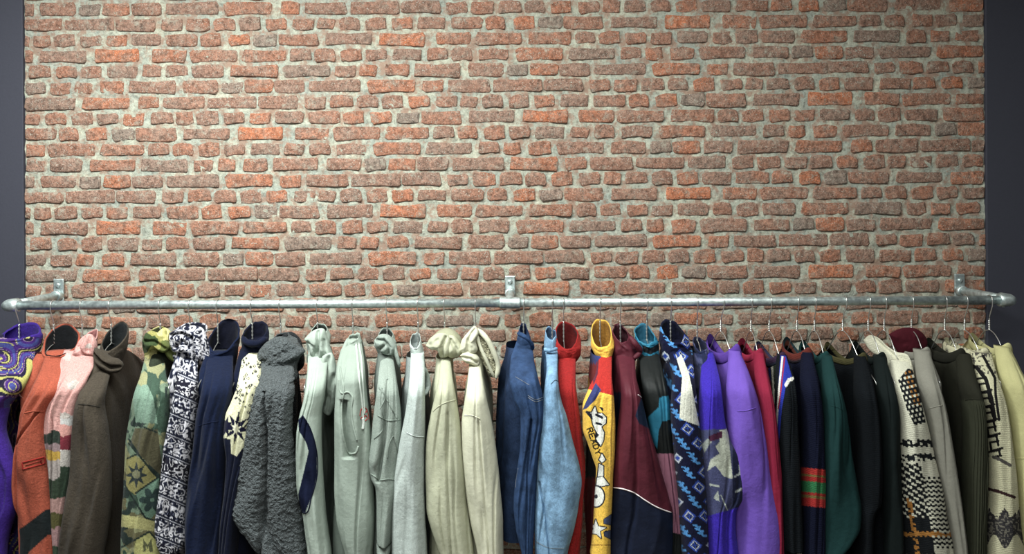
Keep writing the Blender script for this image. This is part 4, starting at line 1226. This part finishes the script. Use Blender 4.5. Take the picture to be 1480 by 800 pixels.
# purple sweatshirt
def crew(hx, name, label, cat, fab, col, yn, rows, what, band=None, bh=1.5, dip=.035, fc=-1, wb=.20, bt=.030, nx=.028, bodycol=None, r=.0085, sl={}, bodym=72, bodyn=70, nw=.10, wf=.165, yaw=0.0):
    g = G(hx, name, label, cat, fab, col, yn, crew=True)
    g.body(wb=wb, bt=bt, dip=dip, face=fc, nw=nw, nx=nx, col=bodycol, m=bodym, n=bodyn, wf=wf, yaw=yaw)
    a = dict(m=80, fold=.012); a.update(sl)
    g.sleeve(rows, **a)
    if band != 0: g.neckband(col=band, dip=dip, face=fc, nw=nw, nx=nx, r=r, h=bh, yaw=yaw)
    g.hang(what, turn=yaw)
    return g
g = crew(1045, 'sweatshirt', 'bright purple crew neck sweatshirt with ribbed neckband', 'sweatshirt', 'jersey', (122, 92, 184), 506,
         [(506, 1054, 1068), (540, 1052, 1083), (580, 1050, 1096), (620, 1052, 1104), (660, 1056, 1113), (700, 1058, 1121), (750, 1060, 1129), (800, 1062, 1132)], 'bright purple sweatshirt', r=.011, band=(104, 74, 160), bh=1.7, dip=.045, yaw=.18)
g.seam([(1066, 594), (1078, 593), (1092, 589)], .0022)
g = crew(1085, 'sweatshirt', 'crimson pink crew neck sweatshirt', 'sweatshirt', 'jersey', (146, 36, 70), 510,
         [(508, 1090, 1102), (540, 1092, 1108), (600, 1098, 1119), (640, 1102, 1123), (700, 1106, 1128), (800, 1110, 1130)], 'crimson sweatshirt', band=(150, 40, 74))

# striped black knit
def c_strip(px, py, part):
    c = paint(px, (26, 32, 38))
    if part in ('sleeve', 'body'):
        e = 1123 + (py - 520) * -.03
        if part == 'sleeve':
            c[poly(px, py, [(1128, 512), (1136, 514), (1146, 548), (1136, 556), (1130, 590), (1126, 640), (1121, 640), (1124, 570)])] = lin((48, 66, 168))
            c[segd(px, py, [(1131, 514), (1126, 560), (1122, 620), (1121, 660)]) < 1.4] = lin((214, 210, 204))
            c[segd(px, py, [(1134, 516), (1129, 560), (1125, 590)]) < .9] = lin((170, 50, 60))
            c[segd(px, py, [(1136, 556), (1140, 549), (1147, 546)]) < 2.4] = lin((222, 220, 212))
        else:
            u = px - .06 * (py - 500)
            for x, w, col in ((1103, 1.6, (204, 190, 184)), (1107, 1.2, (150, 56, 60)), (1114, 1.4, (196, 196, 180)), (1110, 1.5, (44, 52, 110)), (1118, 1.6, (60, 70, 60))):
                c[np.abs(u - x) < w] = lin(col)
    return c
def c_band(cols, sc=.5):
    def f(px, py, part):
        th = np.arange(px.size) % 10
        c = paint(px, cols[0])
        k = (th * len(cols) // 10)
        for i, q in enumerate(cols): c[k == i] = lin(q)
        return c
    return f
g = crew(1113, 'knitted_sweater', 'black knitted sweater with blue and white chest stripes', 'sweater', 'knit', c_strip, 516,
         [(512, 1124, 1136), (545, 1122, 1146), (575, 1122, 1149), (620, 1122, 1151), (680, 1126, 1154), (740, 1127, 1156), (786, 1129, 1158), (790, 1130, 1158)], 'black sweater with blue stripes',
         band=c_band([(70, 50, 76), (60, 62, 90), (120, 64, 64), (56, 66, 84)]), r=.010, yaw=.08, sl=dict(m=150, dy=1.3, fold=.010, ext=0), bodym=200, bodyn=120)
g.sleeve([(789, 1146, 1158), (796, 1147, 1158)], ext=0, o0=g.od + .02, ysh=789.5, fold=.001, name='cuff', hd=.03); 
cu = g.sl.data.color_attributes['Col']; cu.data.foreach_set('color', np.tile(np.append(lin((214, 204, 184)), 1), len(cu.data)))

# navy sweater, banded sleeve
def c_navy(px, py, part):
    c = paint(px, (20, 26, 52))
    if part == 'sleeve':
        y = py - (px - 1170) * .10
        for a, b, q in ((676, 685, (168, 50, 44)), (685, 688, (120, 108, 60)), (688, 695, (160, 46, 44)), (695, 711, (46, 120, 76)), (711, 715, (160, 46, 44)), (715, 719, (124, 110, 62)), (719, 731, (168, 48, 46))):
            c[(y > a) & (y <= b)] = lin(q)
    return c
g = crew(1152, 'knitted_sweater', 'navy sweater with red and green sleeve bands and rust neckband', 'sweater', 'knit', c_navy, 510,
         [(508, 1160, 1172), (545, 1158, 1180), (600, 1160, 1187), (650, 1161, 1189), (700, 1160, 1190), (800, 1160, 1190)], 'navy sweater with banded sleeve',
         band=c_band([(116, 56, 48), (40, 70, 76), (120, 70, 56), (64, 60, 70)]), r=.011, sl=dict(m=130, dy=1.3, fold=.010))
# dark green sweatshirt
g = crew(1177, 'sweatshirt', 'dark teal green crew neck sweatshirt', 'sweatshirt', 'jersey', (28, 66, 66), 514,
         [(512, 1188, 1200), (545, 1190, 1208), (600, 1190, 1222), (650, 1187, 1229), (700, 1185, 1238), (740, 1182, 1244), (755, 1181, 1243), (778, 1179, 1230), (800, 1177, 1212)], 'dark teal green sweatshirt', band=(30, 72, 72))
g.seam([(1202, 586), (1210, 588), (1219, 593)], .002)
# black sweater, olive neckband
g = crew(1221, 'knitted_sweater', 'black sweater with olive edged neckband', 'sweater', 'knit', (20, 26, 32), 515,
         [(514, 1236, 1249), (545, 1236, 1258), (600, 1238, 1267), (650, 1240, 1271), (700, 1240, 1272), (722, 1240, 1271), (735, 1238, 1262), (760, 1237, 1258), (800, 1236, 1258)], 'black sweater with olive neckband', band=(84, 80, 50), r=.007, yaw=.18)
g = crew(1255, 'sweatshirt', 'plain black green sweatshirt between olive neckband and checked knit', 'sweatshirt', 'jersey', (26, 36, 36), 515,
         [(514, 1264, 1277), (545, 1266, 1286), (600, 1270, 1296), (650, 1272, 1298), (700, 1274, 1299), (800, 1276, 1301)], 'plain black green sweatshirt')

# chunky checked knit
def c_plaid(px, py, part):
    CR, BK, OC = lin((206, 204, 186)), lin((34, 38, 42)), lin((172, 122, 48))
    if part == 'collar': return paint(px, (206, 204, 184))
    u = px - (py - 520) * .16 + (6 if part == 'body' else 0)
    k = 3.6
    sx, sy = np.floor(u / k), np.floor((py + np.where(np.floor(u / k) % 2 == 0, 0, 1.6)) / 3.4)
    X, Y = sx * k, sy * 3.4
    c = np.tile(CR, (px.size, 1))
    tw = ((sx + sy) % 2 == 0)
    def zone(x0, x1, y0, y1): return (X >= x0) & (X < x1) & (Y >= y0) & (Y < y1)
    nz = hsh(sx, sy, 4) 
    zz = poly(px, py, [(1298, 549), (1312, 532), (1319, 534), (1329, 565), (1338, 610), (1322, 615), (1311, 592)])
    v2 = np.floor((py + px * .25) / 3.6); u2 = np.floor((px - py * .3) / 3.2)
    c[zz] = BK; c[zz & (v2 % 2 == 0) & ((u2 + v2 // 2) % 2 == 0)] = CR
    c[zz & (py < 585) & (v2 % 2 == 0) & (u2 % 2 == 0) & (px > 1308 + (py - 540) * .3)] = OC
    for y0, y1 in ((634, 646), (654, 664)): c[zone(1200, 1500, y0, y1) & (nz > .28)] = BK
    c[zone(1200, 1306, 668, 800) & ((sx + 2 * sy) % 3 > 0)] = BK
    c[zone(1306, 1500, 690, 790) & tw] = BK
    c[zone(1200, 1306, 745, 800) & (nz > .06)] = BK
    c[zone(1276, 1284, 720, 840) & (nz > .25)] = OC
    c[zone(1200, 1500, 768, 774) & (nz > .2)] = OC
    return c
g = crew(1278, 'knitted_sweater', 'chunky cream turtleneck sweater with black and ochre check', 'sweater', 'knit', c_plaid, 532,
         [(520, 1288, 1316), (545, 1290, 1320), (580, 1296, 1329), (620, 1297, 1340), (660, 1298, 1350), (700, 1298, 1359), (750, 1299, 1368), (800, 1300, 1377)], 'cream checked turtleneck',
         band=0, sl=dict(m=200, dy=1.0, fold=.010), bodym=140, bodyn=140, dip=.0, nx=.03)
g.puff([(1248, 491), (1257, 484), (1268, 487), (1280, 498), (1296, 508), (1311, 512), (1317, 526), (1314, 542), (1300, 553), (1289, 548), (1284, 531), (1270, 516), (1256, 504)], (.05, -.13), .024,
       [([(1262, 486), (1276, 500), (1290, 512)], 2.2, .014)] + [([(1292 + k * 4.4, 513), (1291 + k * 4.4, 548)], 1.0, .005) for k in range(6)], name='turtleneck', m=140, n=30)

# light grey sweatshirt, maroon lining
g = crew(1317, 'sweatshirt', 'stone grey sweatshirt with tall maroon neck lining', 'sweatshirt', 'jersey', (142, 140, 130), 508,
         [(505, 1322, 1341), (540, 1327, 1350), (590, 1336, 1363), (640, 1345, 1371), (700, 1356, 1381), (750, 1365, 1388), (800, 1373, 1393)], 'stone grey sweatshirt', dip=.03)
g.seam([(1342, 590), (1350, 588), (1362, 585)], .002)
g.puff([(1284, 483), (1300, 475), (1318, 473), (1330, 478), (1340, 493), (1337, 507), (1320, 516), (1303, 514), (1292, 500)], .0, .02, name='neck_lining', col=(84, 26, 40))

# dark olive jumper with ribbed sleeve
def c_olive(px, py, part):
    c = paint(px, (52, 52, 42))
    if part == 'sleeve': c[py > 578] = lin((66, 68, 54))
    return c
g = crew(1365, 'knitted_sweater', 'dark olive sweater with ribbed sleeve', 'sweater', 'jersey', c_olive, 512,
         [(510, 1384, 1399), (545, 1388, 1407), (577, 1394, 1416), (620, 1397, 1420), (700, 1394, 1421), (800, 1390, 1421)], 'dark olive ribbed sweater', dip=.028, sl=dict(m=160, dy=2, rib=30, fold=.008), band=(48, 48, 40), r=.012)
g.seam([(1395, 578), (1405, 576), (1416, 577)], .0022)

# cream and black patterned cardigan
def c_fret(px, py, part):
    CR, BK, GY = lin((202, 198, 168)), lin((38, 36, 38)), lin((96, 92, 88))
    c = np.tile(CR, (px.size, 1))
    n = noise(px / 2.2, py / 2.2, 3)
    if part == 'collar': c[n > .68] = GY; return c
    if part == 'body':
        u = np.floor((px + py * -.2) / 3.2); v = np.floor(py / 3.2)
        c[((u % 4 == 0) | (v % 5 == 0)) & (hsh(np.floor(u / 3), np.floor(v / 3), 2) > .35)] = BK
        return c
    s0 = px - (py - 520) * .17
    up = py < 660
    for q in range(6):
        y0 = 548 + 21 * q; x0 = 1407 + .19 * (y0 - 548)
        for st in ([(0, 0), (18, -3)], [(0, 0), (3, 17)], [(8, 7), (20, 5)], [(8, 7), (10, 19)], [(17, -3), (20, 11)], [(10, 19), (26, 15)]):
            c[up & (segd(px, py, [(x0 + a, y0 + b_) for a, b_ in st]) < 1.7)] = BK
    c[up & (py < 540) & (n > .66)] = GY
    c[segd(px, py, [(1395, 526), (1412, 531), (1425, 548), (1433, 575), (1438, 606)]) < 2.8] = BK; c[segd(px, py, [(1421, 514), (1432, 534), (1438, 546), (1439, 570), (1444, 606)]) < 2.0] = BK
    c[segd(px, py, [(1436, 660), (1446, 664), (1460, 672)]) < 2.4] = GY
    c[segd(px, py, [(1428, 706), (1444, 710), (1466, 718)]) < 2.2] = lin((74, 50, 52))
    mt = (py > 728 + 14 * np.abs(np.sin(px / 7.)) + 8 * n) & (py < 782 + 10 * np.sin(px / 5.))
    c[mt] = lin((70, 68, 70)); c[mt & (n > .62)] = lin((128, 124, 114))
    return c
g = crew(1395, 'knitted_cardigan', 'cream cardigan with black fret and zigzag pattern', 'cardigan', 'knit', c_fret, 512,
         [(508, 1404, 1430), (540, 1410, 1438), (580, 1420, 1448), (620, 1425, 1455), (660, 1425, 1460), (700, 1425, 1465), (750, 1423, 1471), (800, 1421, 1477)], 'cream and black cardigan',
         r=.013, yaw=.08, sl=dict(m=200, dy=1.0, fold=.008), bodym=160, bodyn=150, dip=.02)

# pale yellow sweatshirt
g = crew(1430, 'sweatshirt', 'pale yellow cream crew neck sweatshirt against the dark wall', 'sweatshirt', 'jersey', (190, 186, 136), 502,
         [(500, 1440, 1453), (530, 1444, 1470), (560, 1450, 1486), (600, 1455, 1500), (660, 1460, 1510), (800, 1470, 1520)], 'pale yellow sweatshirt', dip=.03, bt=.032)
g.seam([(1460, 662), (1470, 662), (1482, 662), (1500, 662)], .0026)
